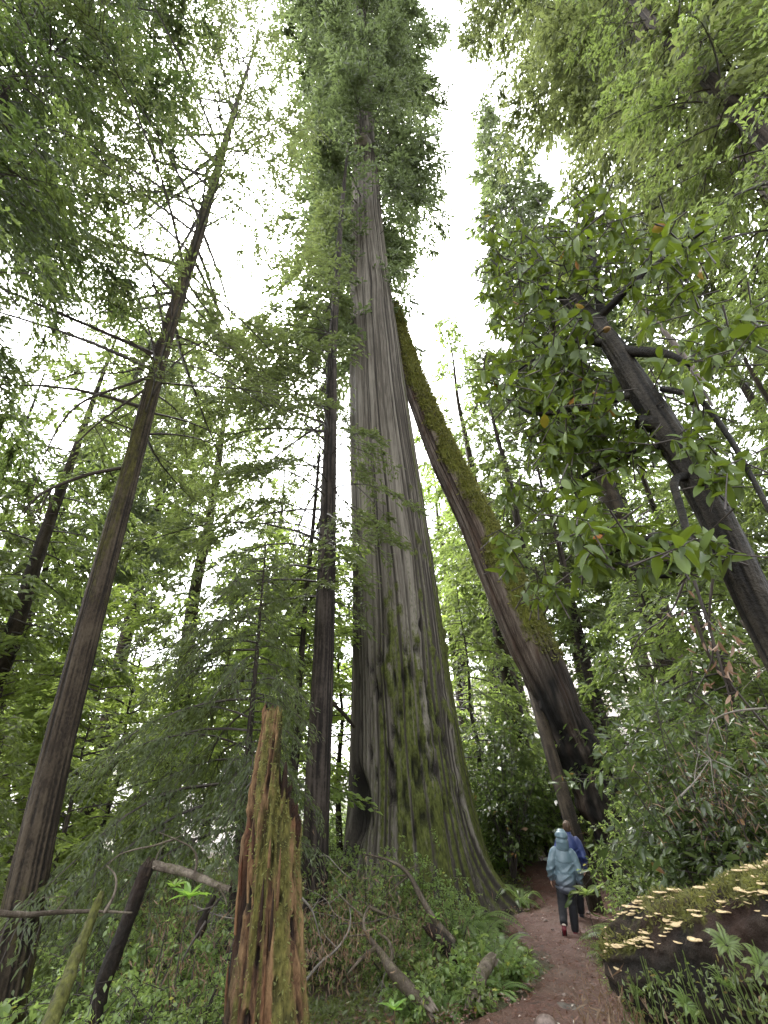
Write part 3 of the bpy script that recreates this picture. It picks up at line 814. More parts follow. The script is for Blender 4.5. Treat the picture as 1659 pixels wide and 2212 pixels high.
proto('low', "understorey_tree", "", 7, 1.0, 2.4, 70, 'mid_leaf', 'dark_bark', .09, 35, LL=.15, LW=.075, droop=.45, dens=.65)

G1 = "forest trees in the left background"; G2 = "forest trees in the right background"; G3 = "low trees behind the redwood"; GF = "far trees of the forest"
for a in [
    ('tall', 400, 560, 19, "pale-trunked redwood seen behind the leaning fir, between it and the white gap of sky"),
    ('tall', 452, 620, 27, "second pale thin redwood trunk beside the white gap of sky, right of the leaning fir"),
    ('mid', 285, 640, 13.5, "conifer with a brown trunk just left of the leaning fir's middle"),
    ('dark', 120, 760, 15, "dense green conifer filling the left edge below the pale patch of sky"),
    ('mid', 30, 900, 12, "leafy green conifer cut by the left edge at mid height"),
    ('mid', 200, 930, 20, "hazy conifer far behind the leaning fir's lower half"),
    ('mid', 420, 1330, 21, "small far conifer under the white gap of sky"),
    ('dark', 620, 940, 24, "dark conifer behind the slim conifer's drooping limbs"),
    ('mid', 520, 700, 22, "conifer top behind the limbs between the fir and the slim conifer"),
    ('mid', 965, 690, 23, "conifer rising between the giant redwood and the mossy leaning trunk"),
    ('dark', 1035, 745, 19, "dark conifer right above the mossy leaning trunk"),
    ('tall', 1040, 236, 21, "lone conifer with an open pointed tip against the white sky, right of the redwood"),
    ('mid', 1190, 640, 26, "conifer hidden behind the broad-leaved tree's crown"),
    ('dark', 1130, 880, 17, "conifer behind the burnt leaning trunk and the broad leaves"),
    ('mid', 1300, 800, 22, "conifer far behind the broad-leaved tree's trunk"),
    ('dark', 1430, 520, 15, "dark conifer on the right bank behind the broad-leaved tree's trunk"),
    ('mid', 1560, 560, 11.5, "green conifer at the right edge above the broad-leaved trunk"),
    ('dark', 1640, 700, 9, "drooping conifer cut by the right edge at mid height"),
    ('mid', 1480, 900, 14, "conifer on the bank right of the crossing trunk"),
    ('mid', 1530, 640, 8.5, "leafy conifer close behind the crossing trunk at the right edge"),
    ('dark', 1390, 760, 12, "dark conifer directly behind the upper crossing trunk"),
    ('dark', 1250, 1000, 28, "far conifer seen through the gap above the burnt trunk"),
]:
    k, u, v, r, lab = a
    place(k, u, v, r, lab)
for a in [
    ('light', 660, 1190, 15, "backlit yellow-green tree between the slim conifer and the snag"),
    ('light', 735, 1230, 17.5, "yellow-green tree glimpsed between the slim conifer and the giant redwood"),
    ('light', 560, 1400, 20, "bright leafy tree behind the broken snag"),
    ('low', 985, 1250, 19, "green young tree just right of the giant redwood's trunk"),
    ('low', 1060, 1330, 23, "green young tree in the gap left of the burnt leaning trunk"),
    ('low', 1075, 1520, 17.5, "bushy young tree between the redwood's foot and the burnt trunk"),
    ('low', 1010, 1600, 20, "young tree in the shade beside the redwood's right side"),
    ('low', 1160, 1600, 21, "young tree behind the walkers, left of the thin leaning trunk"),
    ('light', 330, 1300, 15, "bright drooping tree behind the leaning fir's lower trunk"),
    ('light', 230, 1420, 12, "bright green tree just right of the leaning fir's foot"),
    ('light', 60, 1330, 13, "bright green tree left of the leaning fir's lower trunk"),
    ('low', 400, 1480, 14, "young green tree in the hollow left of the snag"),
    ('low', 20, 1560, 9.5, "young green tree at the left edge beside the fir's foot"),
    ('low', 1290, 1250, 18, "young green tree behind the glossy bush on the right bank"),
    ('low', 1480, 1330, 11, "young tree above the glossy bush on the right bank"),
    ('low', 1600, 1400, 8.5, "young dark tree at the right edge below the crossing trunk"),
    ('low', 1195, 1530, 24, "dark young tree far behind the walkers' path"),
    ('low', 1250, 1450, 18, "young tree between the burnt trunk and the glossy bush"),
    ('low', 1335, 1120, 12, "leafy young tree behind the right bank's bush, left of the crossing trunk"),
    ('low', 1430, 1090, 10, "leafy young tree just behind the lower crossing trunk"),
    ('low', 1220, 1240, 16.5, "leafy young tree right of the mossy leaning trunk's middle"),
    ('low', 1540, 1180, 13, "young tree filling the dark gap right of the dry leaf cluster"),
    ('low', 1380, 1500, 14, "young tree behind the glossy bush, close to the burnt trunk"),
]:
    k, u, v, r, lab = a
    place(k, u, v, r, lab)
rg = np.random.default_rng(77)
far = [(-40, 1180), (40, 1100), (110, 1220), (175, 1160), (250, 1240), (310, 1330), (370, 1390), (430, 1400), (500, 1330), (570, 1270), (640, 1180), (700, 1130), (935, 1000), (990, 960), (1045, 1060), (1100, 1010), (1160, 1060), (1215, 1000), (1275, 1060), (1340, 960), (1400, 1000), (1460, 940), (1530, 980), (1600, 900), (1680, 940)]
for i, (u, v) in enumerate(far[::2] + [q for q in far[1::2] if q[0] < 720 or 930 < q[0] < 1120] + [(20, 1250), (140, 1290), (230, 1330), (350, 1420), (960, 1100), (1030, 1180), (600, 1350)]):
    place(['mid', 'dark', 'mid'][i % 3], u, v, rg.uniform(30, 52), "far forest conifer half lost in the green behind the nearer trees", GF, wide=1.5)
for i, u in enumerate([150, 420, 640, 1000, 1110, 1250, 1430, 1600]):
    place(['low', 'light'][i % 2], u, rg.uniform(1430, 1520), rg.uniform(22, 34), "far bushy understorey tree in the green behind the trunks", "far understorey trees", wide=1.5)

# big redwood crown, upper right
rg = np.random.default_rng(51)
def edge_tree(name, lab, loc, H, r0, bark, leaf, runs, seed):
    e = empty(name, loc, lab, "tree")
    z = np.linspace(-.6, H, 8); P = np.stack([z * 0, z * 0, z], -1) + np.random.default_rng(seed).normal(size=(8, 3)) * [.05, .05, 0]
    V, F, A, D = bark_tube(P, r0 * np.linspace(1, .1, 8), 160, 60, amp=.04, k=5, stretch=.2, seed=seed)
    link("trunk", MB().add(V, F, a=A).mesh(name + "_trunk", MAT[bark]), e)
    mb = MB(); rg = np.random.default_rng(seed)
    for (a, b_, R, nb, kw) in runs: conifer(mb, straight_axis, a, b_, R, nb, rg, **kw)
    link("crown", mb.mesh(name + "_crown", [MAT[leaf], MAT['twig']], smooth=False), e)
    return e
p = at(1560, 250, 13.5); g = gz(p[0], p[1])
edge_tree("redwood_tree", "tall redwood with olive drooping foliage filling the upper right corner", (p[0], p[1], g), 58, .6, 'pale_bark', 'olive_leaf',
          [(13, 58, 6.4, 250, dict(LL=.27, LW=.10, droop=.45, hang=.9, dens=.85, tw=.42, prof=lambda t: .9 + .1 * t if t < .7 else 1.0 - 1.5 * (t - .7)))], 52)
p = at(1680, 330, 9.0); g = gz(p[0], p[1])
edge_tree("conifer_tree", "bright green conifer behind the olive redwood at the upper right edge", (p[0], p[1], g), 24, .3, 'dark_bark', 'mid_leaf',
          [(7, 24, 3.2, 80, dict(LL=.14, LW=.055, droop=.5, hang=.6, dens=.8, tw=.42, prof=lambda t: 1 - .6 * t))], 53)
# dark overhanging conifer, upper left
p = at(-200, 330, 8.0); g = gz(p[0], p[1])
edge_tree("hemlock_tree", "dark overhanging conifer boughs in the upper left corner", (p[0], p[1], g), 25, .3, 'dark_bark', 'dark_leaf',
          [(9.0, 25, 3.7, 135, dict(LL=.115, LW=.045, droop=.42, hang=.6, dens=1.45, tw=.44, prof=lambda t: .9 if t < .6 else .9 - 1.2 * (t - .6)))], 54)
p = at(-170, 420, 6.0); g = gz(p[0], p[1])
edge_tree("conifer_tree", "bright green boughs reaching in from the left edge above mid height", (p[0], p[1], g), 12, .2, 'dark_bark', 'mid_leaf',
          [(7.0, 14, 2.4, 42, dict(LL=.09, LW=.04, droop=.4, hang=.5, dens=.9, tw=.44, prof=lambda t: 1 - .6 * t))], 55)

# young drooping hemlock in front, left of the snag
p = at(575, 1165, 8.4); g = gz(p[0], p[1]); base = np.array([p[0], p[1], g])
yh = empty("hemlock_tree", base, "young weeping hemlock with drooping dark sprays behind the broken snag", "tree")
Hh = p[2] - g
V, F, A, D = bark_tube(np.array([[0, 0, -.3], [.03, 0, Hh * .5], [0, .02, Hh]]), [.075, .05, .008], 120, 26, amp=.006, k=3, stretch=.6, seed=71)
link("trunk", MB().add(V, F, a=A).mesh("hemlock_trunk", MAT['dark_bark']), yh)
mb = MB(); rg = np.random.default_rng(72)
conifer(mb, straight_axis, 2.1, Hh, 2.35, 84, rg, LL=.08, LW=.022, e0=.22, droop=.55, dens=2.1, hang=.9, bias=(math.radians(195), .42), prof=lambda t: 1.0 - .8 * t, tw=.34, twig_droop=.5)
link("crown", mb.mesh("hemlock_crown", [MAT['hemlock_leaf'], MAT['twig']], smooth=False), yh)

# ------------------------------------------------------------------ broad-leaved tree crossing on the right
oak = [(1760, 1560, 125), (1700, 1430, 118), (1640, 1330, 110), (1560, 1137, 98), (1500, 1030, 96), (1444, 937, 100), (1375, 830, 82), (1319, 737, 72), (1275, 690, 62), (1240, 645, 48)]
RO = [3.35, 3.3, 3.25, 3.2, 3.2, 3.2, 3.2, 3.2, 3.2, 3.2]
P, Rr = px_path(oak, RO); Rr = Rr * .86
d0 = unit(P[0] - P[1])
foot = P[0] + d0 * ((P[0][2] - gz(P[0][0], P[0][1]) + .35) / max(.2, -d0[2]))
base = np.array([foot[0], foot[1], gz(foot[0], foot[1])])
P = np.vstack([[foot[0], foot[1], base[2] - .3], P]); Rr = np.concatenate([[Rr[0] * 1.2], Rr])
ok_ = empty("broadleaf_tree", base, "dark leaning trunk with big glossy leaves crossing the right side of the view", "tree")
V, F, A, D = bark_tube(P, Rr, 260, 90, amp=.020, k=5, stretch=1.6, seed=81, lump=.12,
                       moss=lambda V, d, TH, S, rid: np.clip(d @ unit(np.array([.5, -.2, .8])) * 1.2 - .25, 0, 1) * .7 * fbm(V * 5, 3, 3) * 1.6)
link("trunk", MB().add(V - base, F, a=A).mesh("oak_trunk", MAT['oak_bark']), ok_)
rg = np.random.default_rng(82)
limbs = [([(1440, 930), (1410, 915), (1375, 912)], [3.2, 3.15, 3.1], .075, .045), ([(1345, 760), (1340, 730), (1370, 770), (1440, 770), (1490, 800)][:1] + [(1400, 760), (1450, 765), (1490, 790)], [3.2, 3.1, 3.0, 3.0], .05, .012),
         ([(1430, 840), (1510, 855), (1580, 950), (1640, 1060), (1680, 1140)], [3.2, 3.0, 2.9, 2.8, 2.8], .022, .01), ([(1320, 745), (1260, 735), (1200, 745), (1120, 800)], [3.2, 3.1, 3.0, 3.0], .035, .008),
         ([(1300, 700), (1290, 600), (1270, 500), (1255, 430)], [3.2, 3.2, 3.1, 3.1], .04, .008), ([(1290, 690), (1380, 600), (1460, 540), (1520, 500)], [3.2, 3.1, 3.0, 2.9], .035, .008),
         ([(1500, 1030), (1450, 1030), (1480, 1130), (1490, 1220), (1440, 1260), (1300, 1200)], [3.2, 3.0, 2.8, 2.7, 2.7, 2.7], .03, .006), ([(1260, 680), (1180, 620), (1100, 600), (1060, 560)], [3.2, 3.1, 3.0, 3.0], .035, .006),
         ([(1440, 960), (1330, 990), (1240, 1040), (1200, 1060)], [3.2, 3.1, 3.0, 3.0], .03, .006), ([(1380, 850), (1260, 880), (1150, 900), (1080, 850)], [3.2, 3.1, 3.0, 3.0], .03, .006),
         ([(1500, 1160), (1400, 1160), (1330, 1190), (1270, 1220)], [2.9, 2.8, 2.7, 2.7], .018, .005), ([(1520, 830), (1440, 720), (1370, 640)], [4.4, 4.5, 4.6], .03, .02)]
for pl, rr, r0, r1 in limbs:
    Q = np.array([at(u, v, r) for (u, v), r in zip(pl, rr)]) - base
    V, F = tube(Q, np.linspace(r0, r1, len(Q)), len(Q) * 5, 8, wob=.12, ref=(0.1, .2, 1))
    link("branch", MB().add(V, F, a=np.tile([.5, .3, 0, 0], (len(V), 1))).mesh("oak_branch", MAT['oak_bark'] if pl[0][0] != 1520 else MAT['pale_bark']), ok_)
# crown: sprays of leaves in a few masses
masses = [((1270, 470), (105, 60), 24, 3.2), ((1180, 560), (110, 80), 46, 3.15), ((1330, 560), (120, 90), 40, 3.2), ((1120, 640), (75, 100), 40, 3.1), ((1190, 720), (85, 90), 46, 3.1), ((1160, 810), (95, 80), 46, 3.1), ((1240, 870), (90, 85), 46, 3.15), ((1320, 950), (85, 65), 34, 3.1),
          ((1220, 960), (80, 70), 30, 3.1), ((1470, 520), (55, 60), 18, 3.0), ((1440, 640), (90, 70), 16, 3.0), ((1230, 1070), (55, 50), 16, 3.0), ((1055, 830), (35, 50), 10, 3.0), ((1590, 710), (60, 35), 9, 2.9), ((1490, 780), (60, 60), 12, 2.9),
          ((1400, 1180), (150, 50), 30, 2.75), ((1290, 1170), (60, 55), 14, 2.75), ((1110, 1180), (38, 50), 9, 3.2), ((1120, 1060), (38, 22), 7, 3.2), ((1180, 1265), (45, 25), 8, 3.3), ((1550, 1010), (35, 50), 8, 2.8), ((1500, 930), (30, 60), 8, 2.9), ((1060, 500), (25, 40), 7, 3.1)]
mb = MB()
for (cu, cv), (su, sv), n, r in masses:
    for k in range(int(n * 1.95)):
        a = rg.uniform(0, 2 * PI); q = math.sqrt(rg.random())
        c = at(cu + su * q * math.cos(a), cv + sv * q * math.sin(a), r + rg.normal() * .22)
        tw = unit(rg.normal(size=3) * [1, .8, .5] + [-.2, -.1, .25])
        nl = rg.integers(4, 8)
        V, F = tube([c - tw * .22, c - tw * .1 + [0, 0, .01], c], [.006, .004, .003], 3, 4, ref=(.2, .3, .9)); mb.add(V, F, 1)
        ta = rg.uniform(0, 6.28) + np.arange(nl) * 2.4
        e1 = unit(np.cross(tw, [.1, .2, 1])); e2 = np.cross(tw, e1)
        D = tw[None] * rg.uniform(-.1, .7, nl)[:, None] + np.cos(ta)[:, None] * e1 + np.sin(ta)[:, None] * e2
        D[:, 2] -= .75
        L = np.clip(rg.lognormal(-2.5, .3, nl), .04, .125) * (1.0 if rg.random() < .7 else 1.2)
        Nn = np.tile([0, 0, 1.0], (nl, 1)) + rg.normal(size=(nl, 3)) * .55 + tw * .4
        V, F = broad_leaves(c[None] - tw[None] * rg.uniform(0, .12, nl)[:, None], D, Nn, L, L * rg.uniform(.30, .54, nl), curl=rg.uniform(.0, .7, nl), cup=rg.uniform(.05, .35))
        mb.add(V - 0, F, 0, lv=np.repeat(np.clip(rg.random(nl), 0, 1), 8))
me = mb.mesh("oak_crown", [MAT['oak_leaf'], MAT['twig']], origin=base)
link("crown", me, ok_)
# shelf fungus on the upper trunk
c = at(1310, 712, 3.05) - base
S_ = np.stack([np.cos(th) * np.sin(ph), np.sin(th) * np.sin(ph), np.cos(ph) * .45], -1) * .030
link("bracket_fungus", MB().add(S_.reshape(-1, 3) + c, grid_faces(14, 24)).mesh("trunk_fungus", plain_mat("fungus_tan", (.28, .17, .08), (.45, .30, .16), 20)), ok_)

# ------------------------------------------------------------------ glossy bush on the right bank
rg = np.random.default_rng(91)
def bush(name, lab, cat, u, v, r, seed, **kw):
    g = gat(u, v, r); mats = kw.pop('mats')
    o = link(name, shrub_mesh(name, np.random.default_rng(seed), mats=mats, **kw), loc=g)
    return tag(o, lab, cat)
bush("laurel_bush", "tall glossy-leaved bush on the bank, partly over the burnt leaning trunk", "bush", 1505, 1760, 7.2, 92, h=2.9, spread=.98, stems=20, leaves=3600, LL=.115, LW=.042, broad=True, mats=[MAT['bay_leaf'], MAT['twig']])
bush("laurel_bush", "darker glossy bush at the right edge above the fungus-covered log", "bush", 1610, 1800, 6.6, 93, h=2.6, spread=1.2, stems=16, leaves=2600, LL=.11, LW=.04, broad=True, mats=[MAT['bay_leaf'], MAT['twig']])
bush("laurel_bush", "shiny small-leaved bush in the shade right of the redwood's foot", "bush", 1090, 1760, 16, 94, h=4.2, spread=1.5, stems=18, leaves=3600, LL=.15, LW=.075, mats=[MAT['bay_leaf'], MAT['twig']])
# bare and dying twigs hanging below the crossing trunk
for i, (pl, r, rad, lab, mk) in enumerate([
    ([(1659, 1530), (1590, 1535), (1545, 1550), (1525, 1590), (1535, 1640), (1545, 1680)], 4.2, .008, "pale crooked twig curving in from the right edge", 'grey_twig'),
    ([(1500, 1330), (1530, 1420), (1580, 1480), (1680, 1600), (1720, 1700)], 4.6, .016, "dark thin stem slanting down to the right edge", 'twig'),
    ([(1540, 1250), (1530, 1340), (1545, 1420), (1500, 1500)], 4.4, .012, "dark hanging twig under the crossing trunk", 'twig'),
    ([(1600, 1340), (1640, 1400), (1680, 1430)], 4.0, .008, "short pale twig at the right edge under the crossing trunk", 'grey_twig'),
    ([(1480, 1250), (1450, 1330), (1380, 1370), (1350, 1450)], 4.5, .010, "dark forked twig left of the dry leaf cluster", 'twig'),
    ([(1470, 1720), (1500, 1690), (1535, 1640)], 4.4, .007, "pale wispy twig in front of the dark bank", 'grey_twig')]):
    Q = np.array([at(u, v, r + .12 * k) for k, (u, v) in enumerate(pl)])
    b = MB(); V, F = tube(Q, np.linspace(rad, rad * .35, len(Q)), len(Q) * 5, 5, wob=.2, ref=(.3, 1, .2)); b.add(V, F)
    for k in range(5):
        j = rg.integers(1, len(Q)); s0 = Q[j]; dd = unit(rg.normal(size=3) + [0, 0, -.4]) * rg.uniform(.1, .35)
        V, F = tube([s0, s0 + dd * .5 + [0, 0, .02], s0 + dd], [rad * .5, rad * .35, .0015], 5, 4, ref=(.3, .9, .1)); b.add(V, F)
    tag(link("twig", b.mesh("twig", MAT[mk], origin=Q[0]), loc=Q[0]), lab, "twig")
# cluster of dry brown leaves
b = MB(); n = 60
c0, c1 = at(1530, 1330, 4.5), at(1590, 1560, 4.7); q = rg.random(n)[:, None]
B = c0 * (1 - q) + c1 * q + rg.normal(size=(n, 3)) * .11
L = rg.uniform(.05, .11, n)
V, F = broad_leaves(B, rg.normal(size=(n, 3)) * .4 + [0, 0, -1], rg.normal(size=(n, 3)), L, L * .33, curl=.5); b.add(V, F, 0, lv=np.repeat(rg.random(n), 8))
V, F = tube([c0 + [0, 0, .3], (c0 + c1) / 2, c1], [.014, .01, .004], 14, 5, wob=.1, ref=(1, .2, .1)); b.add(V, F, 1)
tag(link("dead_branch", b.mesh("dead_branch", [leaf_mat("dry_leaf", (.07, .035, .02), (.19, .105, .06), .2, rough=.6), MAT['twig']], origin=c0), loc=c0), "hanging branch of dry brown leaves below the crossing trunk", "branch")

# ------------------------------------------------------------------ broken snag
SB = gat(560, 2250, 4.7)
seg, rows = 260, 300
th2 = np.arange(seg) * 2 * PI / seg
def angd(a, b): return np.abs(np.angle(np.exp(1j * (a - b))))
tp = at(545, 1540, 4.7)[2] - SB[2]; sh = at(600, 1668, 4.7)[2] - SB[2]
a0 = math.radians(242)
htop = sh + (tp - sh) * np.exp(-(angd(th2, a0) / .72) ** 12)
jag = fbm(np.stack([np.cos(th2) * 7, np.sin(th2) * 7, th2 * 0], -1), 3, 12)
htop = htop + (jag - .5) * .40 * np.where(angd(th2, a0) < .6, .35, 1) + .22 * (tp - sh) * np.exp(-(angd(th2, a0) / 1.1) ** 2) * (angd(th2, a0) > .55) - .45 * np.clip(np.cos(th2 + .1), 0, 1) ** 1.5
t = np.linspace(0, 1, rows)
HH = t[:, None] * (htop[None, :] + .5) - .5
TH = np.repeat(th2[None, :], rows, 0)
rad = np.interp(HH, [-.5, 0, .45, .9, 1.5, 2.0, tp], [.40, .33, .27, .235, .21, .20, .175])
rad = rad * (1 + 1.15 * np.exp(-(angd(TH, math.radians(-25)) / .6) ** 2) * np.exp(-np.maximum(HH, 0) / .8))
cxx = np.interp(HH, [0, sh * .8, tp], [0, -.01, .03]); cyy = np.interp(HH, [0, tp], [0, .02])
Pn = np.stack([np.cos(TH) * 5, np.sin(TH) * 5, HH * 1.1], -1)
n1 = fbm(Pn, 4, 15); ridg = 1 - np.abs(2 * vnoise(Pn * 1.5, 19) - 1)
hole = vnoise(np.stack([np.cos(TH) * 6, np.sin(TH) * 6, HH * 6.5], -1), 33)
pit = np.clip((hole - .66) * 6, 0, 1)
crumb = fbm(np.stack([np.cos(TH) * 9, np.sin(TH) * 9, HH * 9], -1), 3, 71)
rad = rad + .085 * (n1 - .5) + .03 * (ridg - .6) - .04 * pit + .035 * (crumb - .5)
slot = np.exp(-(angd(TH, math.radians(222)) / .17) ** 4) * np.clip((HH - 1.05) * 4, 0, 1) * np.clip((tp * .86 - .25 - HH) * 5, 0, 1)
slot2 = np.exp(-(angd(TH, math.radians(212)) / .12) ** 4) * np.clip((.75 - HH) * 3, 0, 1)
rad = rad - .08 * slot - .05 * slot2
V = np.stack([cxx + np.cos(TH) * rad, cyy + np.sin(TH) * rad, HH], -1)
A = np.zeros((rows, seg, 4)); A[..., 0] = np.clip(.10 + 1.0 * (n1 - .4) + .5 * crumb + .3 * ridg - .5 * pit, 0, 1)
A[..., 1] = np.clip((fbm(np.stack([np.cos(TH) * 3, np.sin(TH) * 3, HH * .9], -1), 3, 41) - .30) * 3.4, 0, 1) * np.clip(np.cos(TH - math.radians(-55)) * 1.5 + .3, 0, 1)
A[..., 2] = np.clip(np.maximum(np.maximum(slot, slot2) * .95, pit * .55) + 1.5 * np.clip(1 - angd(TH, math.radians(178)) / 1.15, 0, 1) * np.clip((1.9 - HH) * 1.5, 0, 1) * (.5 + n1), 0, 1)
mb = MB().add(V.reshape(-1, 3), grid_faces(rows, seg), a=A.reshape(-1, 4))
# the hollow inside of the shell
rin = np.array([0, .15, .5, 1.0]); Vi = []
for q in rin:
    hh = htop - q * .9; rr = np.maximum(.02, np.interp(hh, [0, 1.5, 2.0, tp], [.2, .16, .15, .125]) - .01 - .1 * q)
    f = 1 if q else 0
    Vi.append(np.stack([V[-1, :, 0] * (1 - f) + f * (cxx[-1] + np.cos(th2) * rr), V[-1, :, 1] * (1 - f) + f * (cyy[-1] + np.sin(th2) * rr), hh], -1))
Vi = np.array(Vi); Ai = np.zeros((4, seg, 4)); Ai[..., 0] = .4; Ai[..., 2] = .3
mb.add(Vi.reshape(-1, 3), grid_faces(4, seg), a=Ai.reshape(-1, 4))
rg = np.random.default_rng(18)
for k in range(20):
    a = rg.uniform(3.3, 5.9); h0 = rg.uniform(.1, 1.9); j = int(a / (2 * PI) * seg) % seg; i = int(np.clip((h0 + .5) / (htop[j] + .5), 0, .98) * rows)
    p0 = V[i, j]; dn1 = unit(p0 * [1, 1, 0]); l = rg.uniform(.1, .4)
    p1 = p0 + [0, 0, l] + dn1 * rg.uniform(.0, .03)
    V2, F2 = tube([p0 - [0, 0, .05], (p0 + p1) / 2 + dn1 * .012, p1], [.012, .014, .002], 5, 5); mb.add(V2, F2, a=np.tile([rg.random(), 0, 0, 0], (len(V2), 1)))
snag = empty("tree_stump", SB, "broken rotten snag of red-brown wood with a pointed splintered top and green moss", "tree stump")
link("trunk", mb.mesh("snag_trunk", MAT['rot_wood']), snag)
rg = np.random.default_rng(16)
Vf = V.reshape(-1, 3); Af = A.reshape(-1, 4)
pk = rg.choice(np.nonzero(Af[:, 1] > .5)[0], 2600); dn = unit(Vf[pk] * [1, 1, 0])
b = MB(); V2, F2 = leaf_quads(Vf[pk] - dn * .004, dn * .6 + rg.normal(size=(2600, 3)) * .6 + [0, 0, -.5], rg.normal(size=(2600, 3)), rg.uniform(.012, .04, 2600), .013)
link("moss", b.add(V2, F2, lv=rg.random(2600)).mesh("snag_moss", MAT['moss'], smooth=False), snag)

# ------------------------------------------------------------------ fallen log with shelf fungi
lg = [(1322, 2068, 4.95), (1350, 2066, 4.9), (1430, 2062, 4.75), (1530, 2035, 4.5), (1680, 1990, 4.2), (1900, 1945, 3.8), (2150, 1900, 3.5)]
P = np.array([at(u, v, r) for u, v, r in lg]); Rr = np.array([.13, .22, .26, .28, .29, .30, .30])
LB = np.array([P[1][0], P[1][1], gz(P[1][0], P[1][1])])
lo = empty("fallen_log", LB, "mossy rotten log studded with pale shelf fungi in the lower right corner", "log")
V, F, A, D = bark_tube(P, Rr, 260, 150, ref=(0, 0, 1), amp=.09, k=3.4, stretch=2.2, seed=101, lump=.22, flare=lambda TH, S: 1 + .75 * np.maximum(0, -np.cos(TH)) ** 1.3 - .12 * np.maximum(0, np.cos(TH)) + .25 * (fbm(np.stack([np.cos(TH) * 4, np.sin(TH) * 4, S * 3], -1), 3, 8) - .5))
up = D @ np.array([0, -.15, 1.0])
A[:, 1] = np.clip(up * 1.7 + .1, 0, 1) * np.clip(.5 + 1.2 * (fbm(V * 3, 3, 7) - .35), 0, 1); A[:, 2] = np.clip(-up * 1.2 + .25, 0, .8) * .6  # underside painted near-black, standing in for the deep shadow there
mb = MB().add(V - LB, F, a=A)
# ragged broken end
ring = V.reshape(260, 150, 3)[0]; cc = ring.mean(0); ax0 = unit(P[1] - P[0]); rows_ = []
for q, dp in ((1, 0), (.8, .07), (.5, .22), (.06, .30)):
    rows_.append(cc + (ring - cc) * q + ax0 * dp * (1 + .6 * (fbm(ring * 9, 2, 2) - .5))[:, None])
rows_ = np.array(rows_); Ae = np.zeros((4, 150, 4)); Ae[..., 0] = .8
mb.add((rows_ - LB).reshape(-1, 3), grid_faces(4, 150), 1, a=Ae.reshape(-1, 4))
link("trunk", mb.mesh("log_trunk", [MAT['log_wood'], MAT['rot_wood']]), lo)
rg = np.random.default_rng(17)
pk = rg.choice(np.nonzero(A[:, 1] > .45)[0], 6500)
b = MB(); V2, F2 = leaf_quads(V[pk] - D[pk] * .006, D[pk] * .7 + rg.normal(size=(6500, 3)) * .7, rg.normal(size=(6500, 3)), rg.uniform(.012, .05, 6500), .014)
link("moss", b.add(V2 - LB, F2, lv=rg.random(6500)).mesh("log_moss", MAT['moss'], smooth=False), lo)
fmat = plain_mat("fungus_cream", (.22, .15, .07), (.52, .41, .23), 60, rough=.6)
def fungus(s):
    """half-round bracket with a thick rounded rim"""
    a = np.linspace(-PI / 2 - .25, PI / 2 + .25, 13); prof = [(0.0, .10), (.55, .16), (.92, .10), (1.0, 0), (.9, -.07), (.5, -.12), (0.0, -.22)]
    V = np.array([[np.cos(x) * r * (1 + .1 * np.sin(5 * x)), np.sin(x) * r * 1.25, z + .06 * np.sin(3 * x) * r] for r, z in prof for x in a]) * s
    n = len(a); F = [[i * n + j, i * n + j + 1, (i + 1) * n + j + 1, (i + 1) * n + j] for i in range(len(prof) - 1) for j in range(n - 1)]
    return V, F
V2, F2 = fungus(1.0); fm = MB().add(V2, F2).mesh("bracket_fungus", fmat)
gr = V.reshape(260, 150, 3); gd = D.reshape(260, 150, 3)
spots = []
for i in range(680):
    ii = int(rg.uniform(2, 190))
    if vnoise(np.array([[ii * .11, .5, i % 3 * 3.0]]), 4)[0] < rg.uniform(.38, .60): continue; 
    kind = rg.random()
    jj = int((rg.normal() * 2.6 + (27 if kind < .35 else (4 if kind < .75 else 44 * rg.random() - 4))) % 150)
    spots.append((ii, jj))
cnt = 0
for ii, jj in spots:
    d = gd[ii, jj]
    o1 = d * [1, 1, .25]
    for sgn in (1,):
        if cnt == 99: rest = MB()
        out = unit(np.array([-.25, -1, 0]) + .5 * rg.normal(size=3) * [1, 1, 0])
        s = float(np.clip(rg.lognormal(-4.2, .48), .007, .042))
        if cnt >= 99:
            an = math.atan2(out[1], out[0]); vv = V2 * [s, s * rg.uniform(.8, 1.5), s * rg.uniform(.8, 1.4)]
            vv = np.stack([vv[:, 0] * math.cos(an) - vv[:, 1] * math.sin(an), vv[:, 0] * math.sin(an) + vv[:, 1] * math.cos(an), vv[:, 2]], -1)
            rest.add(vv + gr[ii, jj] - LB + d * .004, F2); cnt += 1; continue
        f = link("bracket_fungus", fm, lo, gr[ii, jj] - LB + d * .004)
        f.scale = (s, s * rg.uniform(.8, 1.5), s * rg.uniform(.8, 1.4)); f.rotation_euler = (rg.normal() * .15, rg.normal() * .12, math.atan2(out[1], out[0]))
        cnt += 1
link("small_fungi", rest.mesh("small_fungi", fmat), lo)["kind"] = "stuff"
yl = at(1327, 2003, 4.85)
V2, F2 = broad_leaves(np.array([yl, yl + [.02, 0, .01], yl + [-.01, .01, 0]]), np.array([[.3, -.2, -1], [-.6, -.2, -.4], [.7, -.3, .1]]), np.array([[0, -1, .2]] * 3), [.07, .06, .06], [.06, .05, .05])
tag(link("fallen_leaf", MB().add(V2 - yl, F2, lv=np.full(len(F2), .8)).mesh("fallen_leaf", MAT['yellow_leaf']), loc=yl), "bright yellow lobed leaf stuck on the end of the fungus-covered log", "leaf")
